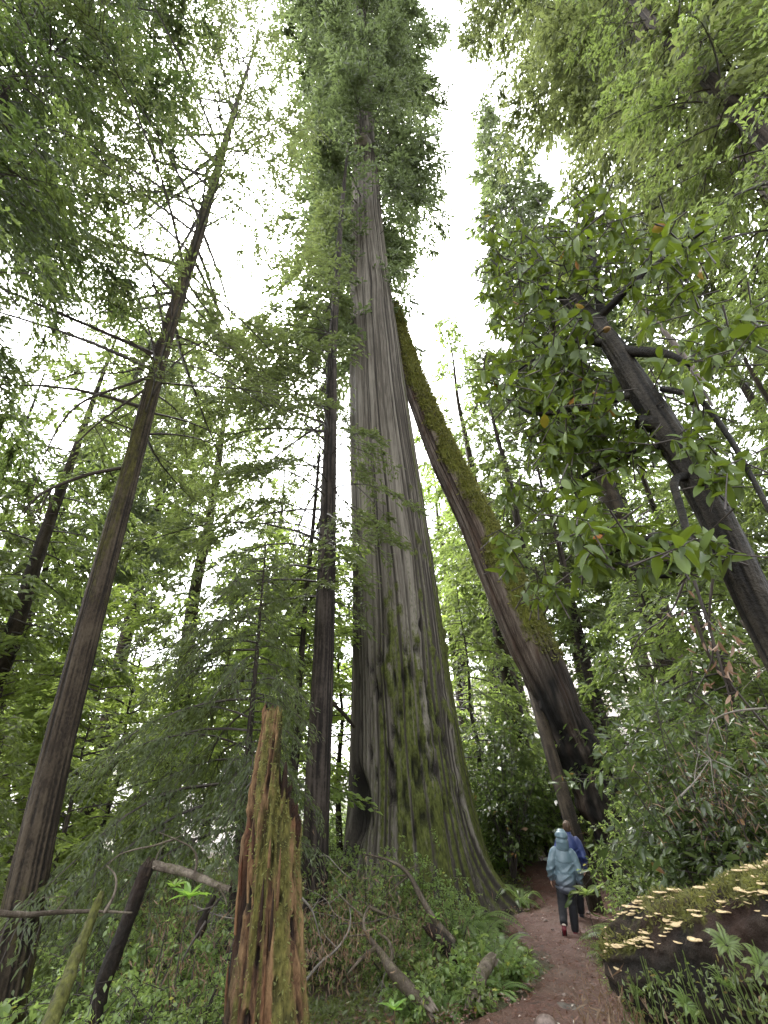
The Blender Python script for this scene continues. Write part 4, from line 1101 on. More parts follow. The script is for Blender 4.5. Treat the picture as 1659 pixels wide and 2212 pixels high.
# ------------------------------------------------------------------ ferns, shrubs and low plants
fp = []
for k, (nf, L, upr) in enumerate([(18, .95, .7), (14, .8, .9), (22, 1.1, .6)]):
    fp.append(fern_mesh("sword_fern", np.random.default_rng(200 + k), nf, L, [MAT['fern_leaf'], MAT['twig']], upright=upr))
rg = np.random.default_rng(203)
def fern(u, v, k, sc, lab, r=None, group=None):
    g = ghit(u, v)[0] if r is None else gat(u, v, r)
    o = link("sword_fern", fp[k], loc=g - [0, 0, .03]); o.rotation_euler = (rg.normal() * .08, rg.normal() * .08, rg.uniform(0, 6.28)); o.scale = (sc * 1.25,) * 3
    return tag(o, lab, "fern", group)
fern(1040, 2060, 1, .95, "upright fern with pale tips beside the bend of the red path")
fern(1085, 2080, 0, .75, "arching fern reaching over the left edge of the red path")
fern(985, 2035, 2, .85, "fern among the leafy plants, in front of the redwood's right root")
fern(880, 2010, 0, 1.0, "fern under the curved bare branch before the redwood")
fern(920, 2085, 1, .85, "dark fern behind the large-leaved ground plants")
fern(800, 2030, 2, .95, "fern among bare sticks right of the snag")
fern(745, 2060, 0, .8, "low fern just right of the snag's flared foot")
fern(850, 2100, 2, .7, "fern between the forked branch and the large-leaved plants")
fern(840, 2225, 1, .42, "small pale fern at the bottom edge, on the red bark litter")
fern(1350, 1880, 2, 1.0, "large fern with long fronds at the foot of the burnt leaning trunk", r=10.6)
fern(1420, 1880, 0, 1.05, "dark fern above the left end of the fungus-covered log", r=8.6)
fern(1500, 1860, 2, 1.0, "fern above the middle of the fungus-covered log", r=7.4)
fern(1600, 1830, 0, .9, "fern at the right edge above the fungus-covered log", r=6.2)
fern(1555, 2200, 1, .40, "bright small fern low in the lower right corner under the log", r=4.0)
fern(1655, 2060, 0, .45, "fern growing out of the log's flank at the right edge", r=3.7)
fern(1330, 2200, 0, .45, "yellowing fern on the path's right edge below the log's broken end", r=5.2)
fern(1290, 1975, 1, .5, "small fern right of the walkers' feet", r=10.2)
fern(60, 2170, 1, .85, "pale fern at the foot of the leaning fir", r=5.2)
fern(330, 2150, 2, .9, "fern on the left slope between the dark post and the snag", r=5.6)
fern(430, 2080, 0, .9, "fern on the left slope just left of the snag", r=6.4)
fern(190, 2080, 2, .95, "fern behind the mossy slanting stick", r=6.5)
fern(310, 2010, 0, 1.0, "fern behind the dark snapped post", r=8.0)
fern(120, 1980, 1, 1.0, "fern right of the fir trunk above the long grey stick", r=9.0)
fern(440, 1960, 2, 1.0, "fern under the broken branch left of the snag", r=8.6)
for k, (u, v, r, sc, lab) in enumerate([(1010, 2075, 8.0, .62, "bright fern in the middle of the leafy patch left of the path"), (955, 2110, 7.2, .55, "bright fern just right of the thick forked branch"), (1060, 2110, 8.0, .55, "bright fern at the very edge of the path beside the short mossy log"), (1090, 2030, 9.4, .7, "bright fern between the redwood's root and the path's bend"), (870, 2060, 7.8, .6, "bright fern under the bare forked twigs"), (690, 2110, 6.2, .5, "fern at the edge of the red crumbled bark"), (150, 2180, 4.7, .5, "bright fern at the bottom left beside the mossy slanting stick"), (260, 2190, 4.9, .5, "bright fern between the mossy slanting stick and the dark post"), (400, 2190, 5.0, .55, "bright fern low beside the snag's left foot")]):
    fern(u, v, k % 3, sc, lab, r=r)
for k in range(26):
    u = rg.choice([rg.uniform(60, 480), rg.uniform(1000, 1150), rg.uniform(1350, 1640), rg.uniform(640, 760)]); r = rg.uniform(12, 22)
    fern(u, 1900, k % 3, rg.uniform(.9, 1.4), "fern in the dim undergrowth beyond the trunks", r=r, group="ferns far in the undergrowth")

sp = [shrub_mesh("huckleberry_bush", np.random.default_rng(300 + k), h=1.5, spread=.85, stems=14, leaves=3200, LL=.055, LW=.03, hang=.25, mats=[MAT['berry_leaf'], MAT['twig']]) for k in range(3)]
sq = [shrub_mesh("salal_bush", np.random.default_rng(310 + k), h=1.2, spread=.8, stems=14, leaves=620, LL=.15, LW=.095, broad=True, mats=[MAT['berry_leaf'], MAT['twig']]) for k in range(2)]
def shrub(me, nm, u, v, r, sc, lab, group=None, dz=0):
    g = gat(u, v, r); o = link(nm, me, loc=g + [0, 0, -.05 + dz]); o.rotation_euler = (0, 0, rg.uniform(0, 6.28)); o.scale = (sc * 1.05, sc * 1.05, sc)
    return tag(o, lab, "bush", group)
for k, (u, r, sc, lab) in enumerate([
    (790, 11.2, 1.25, "light green bush in front of the redwood's left foot"), (900, 11.4, 1.05, "sparse green bush before the middle of the redwood's foot"), (720, 10.4, 1.05, "green bush at the foot of the slim dark conifer"),
    (975, 10.0, .7, "low bush with lime leaves before the redwood's right root"), (830, 9.2, .75, "dark low bush between bare branches before the redwood"), (460, 9.8, 1.3, "bushy green shrub just left of the snag, under the weeping hemlock"),
    (380, 7.2, 1.0, "leafy shrub behind the broken bare branch"), (250, 7.6, 1.1, "drooping shrub right of the fir's foot"), (150, 6.4, .95, "shrub over the long grey stick beside the fir"), (330, 10.5, 1.4, "tall shrub in the hollow behind the dark snapped post"),
    (160, 10.5, 1.4, "tall shrub behind the fir's foot"), (40, 8.8, 1.3, "shrub at the left edge left of the fir's foot"), (440, 5.9, .8, "low shrub against the left side of the snag"), (300, 5.3, .75, "low shrub at the bottom between the mossy stick and the dark post"),
    (180, 4.9, .6, "low shrub at the bottom left in front of the mossy stick"), (400, 5.0, .6, "low shrub at the bottom edge left of the snag's base"), (1400, 9.0, .9, "green shrub on the bank right of the walkers"), (1480, 8.5, 1.1, "shrub on the bank behind the log's middle"),
    (1600, 7.5, 1.1, "shrub on the bank behind the log at the right edge"), (1400, 11.5, 1.3, "shrub behind the large fern at the burnt trunk's foot"), (1550, 10.5, 1.5, "tall shrub on the right bank in deep shade"),
    (1270, 9.6, .34, "little bright sprig right of the walkers' legs"), (1300, 7.9, .34, "little green plant beside the log's broken end")]):
    shrub(sp[k % 3], "huckleberry_bush", u, 1900, r, sc, lab)
for k, (u, r, sc, lab) in enumerate([(1010, 8.1, .5, "large-leaved low plant where the path bends"), (950, 7.8, .42, "large-leaved low plant over the short grey log"), (1070, 8.5, .38, "leafy plant on the path's left edge"), (900, 7.4, .36, "pale-leaved plant right of the forked branch"),
    (1000, 7.3, .34, "leafy clump hanging over the path near the bottom edge"), (480, 7.0, .8, "broad-leaved bush with a bright tip left of the snag"), (90, 5.8, .7, "broad-leaved bush at the fir's base"), (880, 6.8, .36, "small leafy plant at the bottom edge beside the path")]):
    shrub(sq[k % 2], "salal_bush", u, 1900, r, sc, lab)
for k in range(46):
    u = rg.choice([rg.uniform(-60, 560), rg.uniform(600, 780), rg.uniform(980, 1180), rg.uniform(1300, 1720)]); r = rg.uniform(12.5, 26)
    g = gat(u, 1900, r)
    if on_path(np.array(g[0]), np.array(g[1]), .5): continue
    shrub(sp[k % 3], "huckleberry_bush", u, 1900, r, rg.uniform(.8, 1.5), "green bush in the undergrowth beyond the trunks", group="bushes far in the undergrowth")
for k, (u, r, sc, lab) in enumerate([(1085, 18.2, 1.9, "dark bush closing off the far end of the path, next to the redwood"), (1140, 19.0, 2.1, "dark bush closing off the far end of the path, left of the walkers' heads"), (1195, 19.4, 2.2, "dark bush right behind the walkers' heads"), (1050, 17.2, 1.5, "bush touching the redwood's right root"), (1250, 18.0, 2.0, "dark bush between the thin leaning trunk and the burnt trunk"), (1110, 22, 2.6, "tall bush behind the far end of the path")]):
    shrub(sp[k % 3], "huckleberry_bush", u, 1900, r, sc, lab)
# bright rosettes of leaves
def rosette(u, v, r, s, n, lab, seed, mat='lime_leaf'):
    c = at(u, v, r); q = np.random.default_rng(seed); g = np.array([c[0], c[1], gz(c[0], c[1])])
    b = MB(); st = tube([g + q.normal(size=3) * [.08, .08, 0], (g + c) / 2 + q.normal(size=3) * .03, c], [.007, .006, .004], 10, 5, ref=(1, .2, .1)); b.add(*st, 1)
    a = np.arange(n) * 2.4
    D = np.stack([np.cos(a), np.sin(a), q.uniform(.1, 1.0, n)], -1)
    L = s * q.uniform(.7, 1.15, n)
    V, F = broad_leaves(np.tile(c, (n, 1)) - [0, 0, .02] * q.random((n, 1)), D, np.tile([0, 0, 1.0], (n, 1)) + q.normal(size=(n, 3)) * .25, L, L * .33, curl=q.uniform(0, .4, n)); b.add(V, F, 0, lv=np.repeat(q.random(n) * .8, 8))
    tag(link("leafy_sprig", b.mesh("leafy_sprig", [MAT[mat], MAT['twig']], origin=g), loc=g), lab, "plant")
rosette(408, 1935, 5.6, .17, 15, "bright lime rosette of long leaves left of the snag", 1)
rosette(377, 1912, 5.7, .11, 9, "smaller lime rosette up and left of the brightest one", 2)
rosette(1267, 1932, 10.0, .34, 9, "green sprig of broad leaves beside the walkers' legs", 3, 'berry_leaf')
rosette(935, 1985, 9.0, .16, 8, "pair of yellow-green leaves before the redwood's foot", 4)
rosette(850, 2180, 6.0, .13, 9, "yellow-green plant under the forked branch at the bottom edge", 10)

# carpet of little leaves on the ground: nobody could count it
n = 130000
rr = 2.5 + 24 * rg.random(n) ** 1.1; aa = rg.uniform(-.95, .95, n)
x, y = np.sin(aa) * rr, np.cos(aa) * rr
keep = ~on_path(x, y, -.05 + 0.0) & (fbm(np.stack([x * .8, y * .8, x * 0], -1), 3, 61) > rg.uniform(.28, .62, n))
x, y = x[keep], y[keep]; n = len(x); rr = rr[keep]
hgt = rg.random(n) ** 2 * .24 * np.clip(fbm(np.stack([x, y, x * 0], -1), 2, 62) * 1.7 - .3, .05, 1)
B = np.stack([x, y, ground(x, y) + .02 + hgt], -1)
D = rand_dirs(n, rg); D[:, 2] = D[:, 2] * .5 + .15
V, F = leaf_quads(B, D, rg.normal(size=(n, 3)) * .5 + [0, 0, 1], rg.uniform(.03, .075, n) * (1 + rr / 14), rg.uniform(.015, .03, n) * (1 + rr / 14))
tag(link("ground_cover", MB().add(V, F, lv=rg.random(n)).mesh("ground_cover", MAT['cover'], smooth=False)), kind="stuff")
# scattered pebbles on the path
b = MB(); n = 260
x, y = rg.uniform(.5, 5.5, n), rg.uniform(5.5, 15, n); k_ = on_path(x, y, -.1); x, y = x[k_], y[k_]
for px_, py_ in zip(x, y):
    s_ = float(rg.lognormal(-4.0, .5)); S_ = np.stack([np.cos(th) * np.sin(ph), np.sin(th) * np.sin(ph), np.cos(ph) * .6], -1)[::2, ::3] * s_
    b.add(S_.reshape(-1, 3) * rg.uniform(.7, 1.3, 3) + [px_, py_, gz(px_, py_) + .085], grid_faces(7, 8), lv=None)
tag(link("pebbles", b.mesh("pebbles", plain_mat("pebble", (.06, .04, .032), (.20, .15, .125), 30))), kind="stuff")
# withered brown fronds and needles hanging in the undergrowth
B, D = [], []
for u, v, r, s_, n_ in ((720, 1960, 7.6, .55, 420), (800, 2020, 7.4, .6, 420), (690, 2040, 6.6, .4, 450), (900, 1990, 8.4, .5, 200), (430, 2080, 5.8, .4, 320), (380, 1960, 7.4, .5, 500), (1380, 2190, 4.6, .25, 500), (1580, 1700, 6.6, .5, 500)):
    c = at(u, v, r); q = c + rg.normal(size=(n_, 3)) * s_ * [.8, .8, .42]
    q[:, 2] = np.maximum(q[:, 2], ground(q[:, 0], q[:, 1]) + .02); B.append(q); D.append(rg.normal(size=(n_, 3)) * .45 + [0, 0, -.8])
B, D = np.concatenate(B), np.concatenate(D); n = len(B)
V, F = leaf_quads(B, D, rg.normal(size=(n, 3)), rg.uniform(.05, .16, n), rg.uniform(.006, .016, n))
tag(link("dead_fronds", MB().add(V, F, lv=rg.random(n) * .95).mesh("dead_fronds", leaf_mat("withered", (.05, .028, .016), (.17, .095, .05), .25, rough=.7), smooth=False)), kind="stuff")
# fallen needles and chips on path and bank
n = 42000
rr = 3.5 + 14 * rg.random(n) ** 1.2; aa = rg.uniform(-.6, .75, n); x, y = np.sin(aa) * rr, np.cos(aa) * rr
keep = on_path(x, y, .25) & (rg.random(n) < .9); x2, y2 = x[keep], y[keep]
c = gat(690, 2150, 5.9)
x3 = c[0] + rg.normal(size=3200) * .55 + .1; y3 = c[1] + rg.normal(size=3200) * .75
x2, y2 = np.concatenate([x2, x3]), np.concatenate([y2, y3]); n = len(x2)
dg = bpy.context.evaluated_depsgraph_get()
zz = ground(x2, y2) + .085
V, F = leaf_quads(np.stack([x2, y2, zz + rg.random(n) * .03], -1), rand_dirs(n, rg) * [1, 1, .25], rg.normal(size=(n, 3)) * .3 + [0, 0, 1], rg.uniform(.02, .07, n), rg.uniform(.008, .028, n))
tag(link("leaf_litter", MB().add(V, F, lv=rg.random(n)).mesh("leaf_litter", MAT['litter'], smooth=False)), kind="stuff")
# mound of red bark crumbs right of the snag
c = gat(690, 2190, 5.5)
gx2 = np.linspace(-1, 1, 60); X2, Y2 = np.meshgrid(gx2 * 1.0, gx2 * 1.1)
rr2 = np.hypot(X2 / 1.0, Y2 / 1.1)
Z2 = .30 * np.clip(1 - rr2, -.2, 1) ** 1 - .06 + (fbm(np.stack([X2 * 5 + 3, Y2 * 5, X2 * 0], -1), 4, 5) - .5) * .22
gzv = ground((X2 + c[0]).ravel(), (Y2 + c[1]).ravel()).reshape(60, 60)
a = (np.arange(59)[:, None] * 60 + np.arange(59)[None, :]).ravel()
tag(link("bark_mound", MB().add(np.stack([X2, Y2, Z2 + gzv - c[2]], -1).reshape(-1, 3), np.stack([a, a + 1, a + 61, a + 60], -1)).mesh("bark_mound", plain_mat("red_crumbs", (.05, .02, .012), (.22, .09, .05), 26, rough=.5, bump=.8, dist=.03)), loc=c), "mound of red crumbled bark and leaves right of the snag's foot", "bark mound", kind="stuff")

# ------------------------------------------------------------------ sticks and fallen branches
def stick(name, pl, rs, rad, lab, mat, cat="branch", forks=(), wob=.2, seg=7, moss=0.0, rend=None):
    rs = rs if isinstance(rs, (list, tuple)) else [rs] * len(pl)
    Q = np.array([at(u, v, r) for (u, v), r in zip(pl, rs)])
    b = MB()
    rad = rad if isinstance(rad, (list, tuple)) else [rad * (1 - .65 * i / (len(pl) - 1)) for i in range(len(pl))]
    V, F = tube(Q, rad, len(Q) * 8, seg, wob=wob, ref=(.25, 1, .35)); b.add(V, F, a=np.tile([.6, moss, 0, 0], (len(V), 1)))
    for fl, fr, frad in forks:
        q = np.array([at(u, v, r) for (u, v), r in zip(fl, fr if isinstance(fr, (list, tuple)) else [fr] * len(fl))])
        V, F = tube(q, np.linspace(frad, frad * .3, len(q)), len(q) * 6, 5, wob=wob, ref=(.25, 1, .35)); b.add(V, F, a=np.tile([.6, moss, 0, 0], (len(V), 1)))
    for e, dr in ((Q[-1], unit(Q[-1] - Q[-2])), (Q[0], unit(Q[0] - Q[1]))):      # torn ends
        rr = rad[-1] if e is Q[-1] or np.allclose(e, Q[-1]) else rad[0]
        if rr < .028: continue
        for k in range(16):
            o = rg.normal(size=3); o = unit(o - dr * (o @ dr)) * rr * rg.uniform(.3, .95)
            V, F = tube([e + o - dr * rr, e + o * .95 + dr * rr * rg.uniform(.2, .6), e + o * .8 + dr * rr * rg.uniform(.4, 1.3)], [rr * .30, rr * .24, .003], 5, 5, ref=(.3, .8, .2)); b.add(V, F, a=np.tile([.9, 0, 0, 0], (len(V), 1)))
    return tag(link(name, b.mesh(name, MAT[mat], origin=Q[0]), loc=Q[0]), lab, cat)
stick("fallen_branch", [(498, 1922), (470, 1912), (430, 1895), (385, 1880), (330, 1868)], [5.0, 5.1, 5.3, 5.4, 5.5], [.020, .024, .030, .034, .036], "thick snapped branch with pale broken ends left of the snag", 'branch_bark',
      forks=[([(420, 1890), (428, 1850), (415, 1830), (378, 1812), (342, 1798)], 5.3, .012), ([(378, 1812), (330, 1828), (290, 1835), (250, 1848), (225, 1880)], 5.35, .010), ([(470, 1912), (485, 1935), (490, 1955)], 5.05, .012), ([(378, 1812), (400, 1800)], 5.3, .006), ([(335, 1862), (345, 1835), (362, 1822)], 5.5, .008)], moss=.35)
stick("dead_post", [(196, 2230), (225, 2120), (262, 2020), (290, 1950), (318, 1872)], 5.5, [.062, .062, .058, .056, .058], "dark snapped post leaning right, under the thick snapped branch", 'log_wood', "dead trunk", seg=16, wob=.25)
stick("mossy_stick", [(95, 2240), (140, 2130), (180, 2030), (212, 1950), (222, 1925)], [4.5, 4.7, 4.9, 5.0, 5.0], [.046, .043, .038, .034, .016], "slanting mossy stick with a brown broken top at the lower left", 'branch_bark', seg=20, wob=.4, moss=.85,
      forks=[([(190, 1990), (182, 2060), (178, 2130)], 5.0, .02)])
stick("fallen_branch", [(-20, 1970), (50, 1978), (120, 1970), (200, 1968), (285, 1972)], [4.8, 4.9, 5.2, 5.3, 5.4], [.019, .018, .016, .012, .007], "long grey horizontal branch across the fir's foot", 'branch_bark', moss=.3,
      forks=[([(120, 1970), (135, 1950), (150, 1935), (90, 1940)], 5.2, .006), ([(225, 1972), (250, 1930), (252, 1890), (230, 1870)], 5.3, .014)])
stick("dark_stem", [(432, 2010), (445, 1970), (465, 1935)], 6.4, .05, "short dark dead stem just left of the snag", 'log_wood', "dead trunk", seg=10)
stick("twig", [(445, 1990), (400, 2060), (385, 2100)], 5.6, .012, "thin dark stalk below the lime rosette", 'twig', "twig")
stick("bare_branch", [(975, 2030), (935, 1985), (905, 1930), (880, 1880), (835, 1855), (785, 1845)], [9.0, 9.0, 9.1, 9.2, 9.4, 9.6], [.055, .045, .04, .03, .02, .01], "long curved bare branch arching before the redwood's foot", 'branch_bark', moss=.3,
      forks=[([(885, 1890), (850, 1893), (815, 1892)], 9.2, .012), ([(885, 1890), (850, 1920), (810, 1960)], 9.2, .014), ([(900, 1870), (870, 1885)], 9.3, .01)])
stick("dead_log", [(990, 2080), (965, 2045), (945, 2020), (925, 2005)], [8.3, 8.3, 8.5, 8.6], [.085, .085, .08, .06], "short dark log lying behind the upright fern", 'log_wood', "log", seg=12)
stick("bare_branch", [(925, 2180), (880, 2135), (840, 2090), (818, 2050), (790, 2020), (782, 1985), (798, 1955)], [6.6, 6.7, 6.9, 7.0, 7.1, 7.2, 7.3], [.075, .07, .055, .03, .024, .018, .010], "thick forked grey branch lying bottom centre beside the path", 'branch_bark', moss=.4,
      forks=[([(838, 2090), (850, 2060), (840, 2030), (815, 2015)], [6.9, 7.0, 7.0, 7.1], .03), ([(815, 2045), (780, 2070), (750, 2105)], 7.0, .03), ([(790, 2020), (765, 2020), (740, 2025)], 7.1, .012), ([(790, 1985), (755, 1955), (720, 1920)], 7.3, .018), ([(798, 1960), (830, 1975), (870, 1988)], 7.3, .02)])
stick("dead_log", [(1020, 2165), (1035, 2120), (1050, 2085), (1065, 2070)], [7.1, 7.4, 7.6, 7.7], [.075, .075, .07, .06], "short mossy grey log among the large-leaved plants by the path", 'branch_bark', "log", seg=12, moss=.4)
stick("twig", [(655, 2125), (690, 2080), (730, 2050), (760, 2000), (755, 1960)], [6.3, 6.4, 6.6, 6.7, 6.7], .016, "thin pale stick rising between the snag and the forked branch", 'grey_twig', "twig", forks=[([(730, 2050), (700, 2020), (688, 1990)], 6.6, .008)])
stick("twig", [(648, 1935), (675, 1965), (690, 2020), (700, 2060)], 7.0, .014, "pale twig leaning against the undergrowth just right of the snag", 'grey_twig', "twig", forks=[([(675, 1965), (690, 1940)], 7.0, .007)])
stick("twig", [(690, 1850), (705, 1845), (735, 1880), (760, 1900)], 8.5, .012, "thin pale twig before the slim conifer's foot", 'grey_twig', "twig")
stick("bent_branch", [(720, 1520), (745, 1545), (765, 1570)], [12.6, 12.9, 13.2], [.05, .045, .04], "short limb between the slim conifer and the giant redwood", 'fir_bark')
rg = np.random.default_rng(404)
for k in range(12):
    u, v, r = [(rg.uniform(650, 960), rg.uniform(1900, 2120), rg.uniform(6.5, 9.5)), (rg.uniform(230, 480), rg.uniform(1830, 2120), rg.uniform(5.2, 7.5)), (rg.uniform(1460, 1640), rg.uniform(1560, 1800), rg.uniform(5.5, 7))][k % 2]
    a = at(u, v, r); d = unit(rg.normal(size=3) + [0, 0, .5]); l = rg.uniform(.35, .95)
    pts = [a + d * l * q + rg.normal(size=3) * .06 * l for q in (0, .3, .6, 1)]
    b = MB(); b.add(*tube(pts, [.008, .007, .005, .002], 20, 5, wob=.2, ref=(.3, .8, .2)))
    for q in range(3):
        s0 = pts[1 + q % 2]; dd = unit(d + rg.normal(size=3) * .8) * l * .4; b.add(*tube([s0, s0 + dd * .5, s0 + dd], [.005, .004, .002], 5, 4, ref=(.3, .8, .2)))
    tag(link("twig", b.mesh("twig", MAT['grey_twig'] if k % 3 else MAT['twig'], origin=a), loc=a), "thin bare twig tangled in the undergrowth", "twig", "bare twigs in the undergrowth")
# low growth in front of the log and along the right edge of the path
for k, (u, r, sc, lab) in enumerate([(1420, 4.15, .36, "small-leaved sprigs in the shade under the log's left end"), (1560, 3.75, .34, "small-leaved sprigs in the shade under the middle of the log"), (1650, 3.5, .40, "leafy sprigs before the log at the right edge"), (1350, 4.5, .30, "tuft of sprigs at the corner of path and log"), (1490, 3.9, .30, "sprigs between two small ferns under the log")]):
    shrub(sp[k % 3], "huckleberry_bush", u, 2200, r, sc, lab)
for k, (u, v, r, sc, lab) in enumerate([(1370, 2200, 4.35, .42, "pale drooping fern at the path's edge under the log's broken end"), (1450, 2220, 3.8, .34, "tiny fern at the bottom edge under the log"), (1600, 2120, 3.55, .30, "tiny bright fern rooted in the log's dark flank")]):
    fern(u, v, k % 3, sc, lab, r=r)
for k, (u, v, r, sc, lab) in enumerate([(1570, 2045, 3.72, .12, "little fern sprouting from the log's flank under the fungi"), (1640, 2090, 3.5, .14, "fern fronds sticking out of the log's dark flank at the right edge"), (1480, 2175, 4.0, .12, "little fern hanging low on the log's dark flank"), (1420, 2120, 4.35, .1, "tiny green sprig on the log's flank near its broken end"), (1560, 2130, 3.75, .12, "small bright fern in the middle of the log's dark flank"), (1375, 2150, 4.5, .12, "small fern at the lower corner of the log's broken end")]):
    p = at(u, v, r); o = link("sword_fern", fp[k % 2], loc=p); o.scale = (sc * 1.25,) * 3
    o.rotation_euler = (.7, .1 * k - .2, .3 * k); tag(o, lab, "fern")
b = MB(); n = 420
uu_ = rg.uniform(1340, 1680, n); vv_ = np.interp(uu_, [1340, 1680], [2150, 2110]) + rg.uniform(-50, 90, n)
B = np.array([at(u, v, np.interp(u, [1340, 1680], [4.55, 3.45]) + rg.normal() * .05) for u, v in zip(uu_, vv_)])
V, F = leaf_quads(B, rg.normal(size=(n, 3)) * .6 + [0, -.3, -.4], rg.normal(size=(n, 3)), rg.uniform(.02, .055, n), rg.uniform(.01, .022, n)); b.add(V, F, lv=rg.random(n))
for k in range(40):
    q = B[k]; e = q + [rg.normal() * .04, -.02, -rg.uniform(.1, .35)]; b.add(*tube([q + [0, .05, .05], (q + e) / 2 + rg.normal(size=3) * .02, e], [.003, .003, .001], 8, 3, ref=(1, .2, .1)), lv=None)
tag(link("hanging_plants", b.mesh("hanging_plants", MAT['cover'], smooth=False)), kind="stuff")
# rock half buried at the path's near end, and small root clod
def rock(u, v, s, lab, seed, sx=1.5):
    g = ghit(u, v)[0]
    S = np.stack([np.cos(th) * np.sin(ph) * sx, np.sin(th) * np.sin(ph), np.cos(ph) * .55], -1) * s
    S = S * (1 + .5 * (fbm(S * 3 / s * .5 + seed, 3, seed) - .5))[..., None]
    tag(link("rock", MB().add(S.reshape(-1, 3), grid_faces(14, 24)).mesh("rock", plain_mat("rock_grey", (.04, .033, .027), (.11, .092, .076), 9, rough=.6)), loc=g + [0, 0, .03]), lab, "rock")
rock(1225, 2200, .15, "flat grey stone half buried at the near end of the path", 3)
rock(1128, 2030, .14, "dark clod on the left edge of the path near the walkers", 7, 1.2)
# ------------------------------------------------------------------ the two walkers
def loft(pts, rx, ry, n=None, seg=20, ref=(1, 0, 0)):
    pts = np.asarray(pts, float); n = n or 6 * len(pts)
    C, R1, q = smooth_path(pts, rx, n); _, R2, _ = smooth_path(pts, ry, n)
    T, E1, E2 = frames(C, ref); t = np.arange(seg) * 2 * PI / seg
    V = C[:, None] + E1[:, None] * np.cos(t)[None, :, None] * R1[:, None, None] + E2[:, None] * np.sin(t)[None, :, None] * R2[:, None, None]
    # rounded ends
    a = C[0] + (V[0] - C[0]) * .02 - T[0] * min(R1[0], R2[0]) * .5; b = C[-1] + (V[-1] - C[-1]) * .02 + T[-1] * min(R1[-1], R2[-1]) * .5
    am = C[0] + (V[0] - C[0]) * .75 - T[0] * min(R1[0], R2[0]) * .3; bm_ = C[-1] + (V[-1] - C[-1]) * .75 + T[-1] * min(R1[-1], R2[-1]) * .3
    V = np.concatenate([a[None], am[None], V, bm_[None], b[None]])
    return V.reshape(-1, 3), grid_faces(n + 4, seg)

def fuse(name, parts, vox, mat, smooth=4, disp=None, parent=None):
    """fuse overlapping lofts into one continuous skin"""
    b = MB()
    for V, F in parts: b.add(V, F)
    me = b.mesh(name + "_raw", mat)
    import bmesh
    bm = bmesh.new(); bm.from_mesh(me)
    bmesh.ops.holes_fill(bm, edges=[e for e in bm.edges if e.is_boundary], sides=0)
    bmesh.ops.recalc_face_normals(bm, faces=bm.faces); bm.to_mesh(me); bm.free()
    o = bpy.data.objects.new(name, me); col.objects.link(o)
    md = o.modifiers.new("r", 'REMESH'); md.mode = 'VOXEL'; md.voxel_size = vox; md.use_smooth_shade = True
    ms = o.modifiers.new("s", 'SMOOTH'); ms.factor = .5; ms.iterations = smooth
    bpy.context.view_layer.update()
    m2 = bpy.data.meshes.new_from_object(o.evaluated_get(bpy.context.evaluated_depsgraph_get()))
    o.modifiers.clear(); o.data = m2; m2.name = name
    bpy.data.meshes.remove(me)
    if not m2.materials: m2.materials.append(mat)
    if disp is not None:
        n = len(m2.vertices); co = np.zeros(n * 3, np.float32); m2.vertices.foreach_get("co", co); no = np.zeros(n * 3, np.float32); m2.vertices.foreach_get("normal", no)
        co = co.reshape(-1, 3).astype(float); no = no.reshape(-1, 3)
        co = co + no * disp(co)[:, None]
        m2.vertices.foreach_set("co", co.astype(np.float32).ravel()); m2.update()
    for p_ in m2.polygons: p_.use_smooth = True
    if parent: o.parent = parent
    return o

def cloth_mat(name, c1, c2, rough, low_tone=None):
    m, nt, out = nmat(name)
    n1 = noise(nt, sc=5, detail=4)
    c = mixc(nt, ramp(nt, n1, .3, .7), c1, c2)
    if low_tone: # jacket colour blends to a darker tone towards the hem
        tc = nt.nodes.new("ShaderNodeTexCoord"); sx = nt.nodes.new("ShaderNodeSeparateXYZ"); nt.links.new(tc.outputs["Object"], sx.inputs[0])
        z = mth(nt, 'MULTIPLY_ADD', n1, .14, sx.outputs[2])
        c = mixc(nt, ramp(nt, z, low_tone[1], low_tone[2]), low_tone[0], c)
    p = N(nt, "ShaderNodeBsdfPrincipled", Roughness=rough); nt.links.new(c, p.inputs["Base Color"])
    b = N(nt, "ShaderNodeBump", Strength=.25, Distance=.008); nt.links.new(noise(nt, sc=38, detail=3), b.inputs["Height"]); nt.links.new(b.outputs[0], p.inputs["Normal"])
    nt.links.new(p.outputs[0], out.inputs[0]); return m
SKIN = plain_mat("skin", (.42, .25, .18), (.48, .30, .22), 30, rough=.5, bump=.05)
PANTS = cloth_mat("dark_trousers", (.004, .004, .006), (.008, .008, .011), .85)

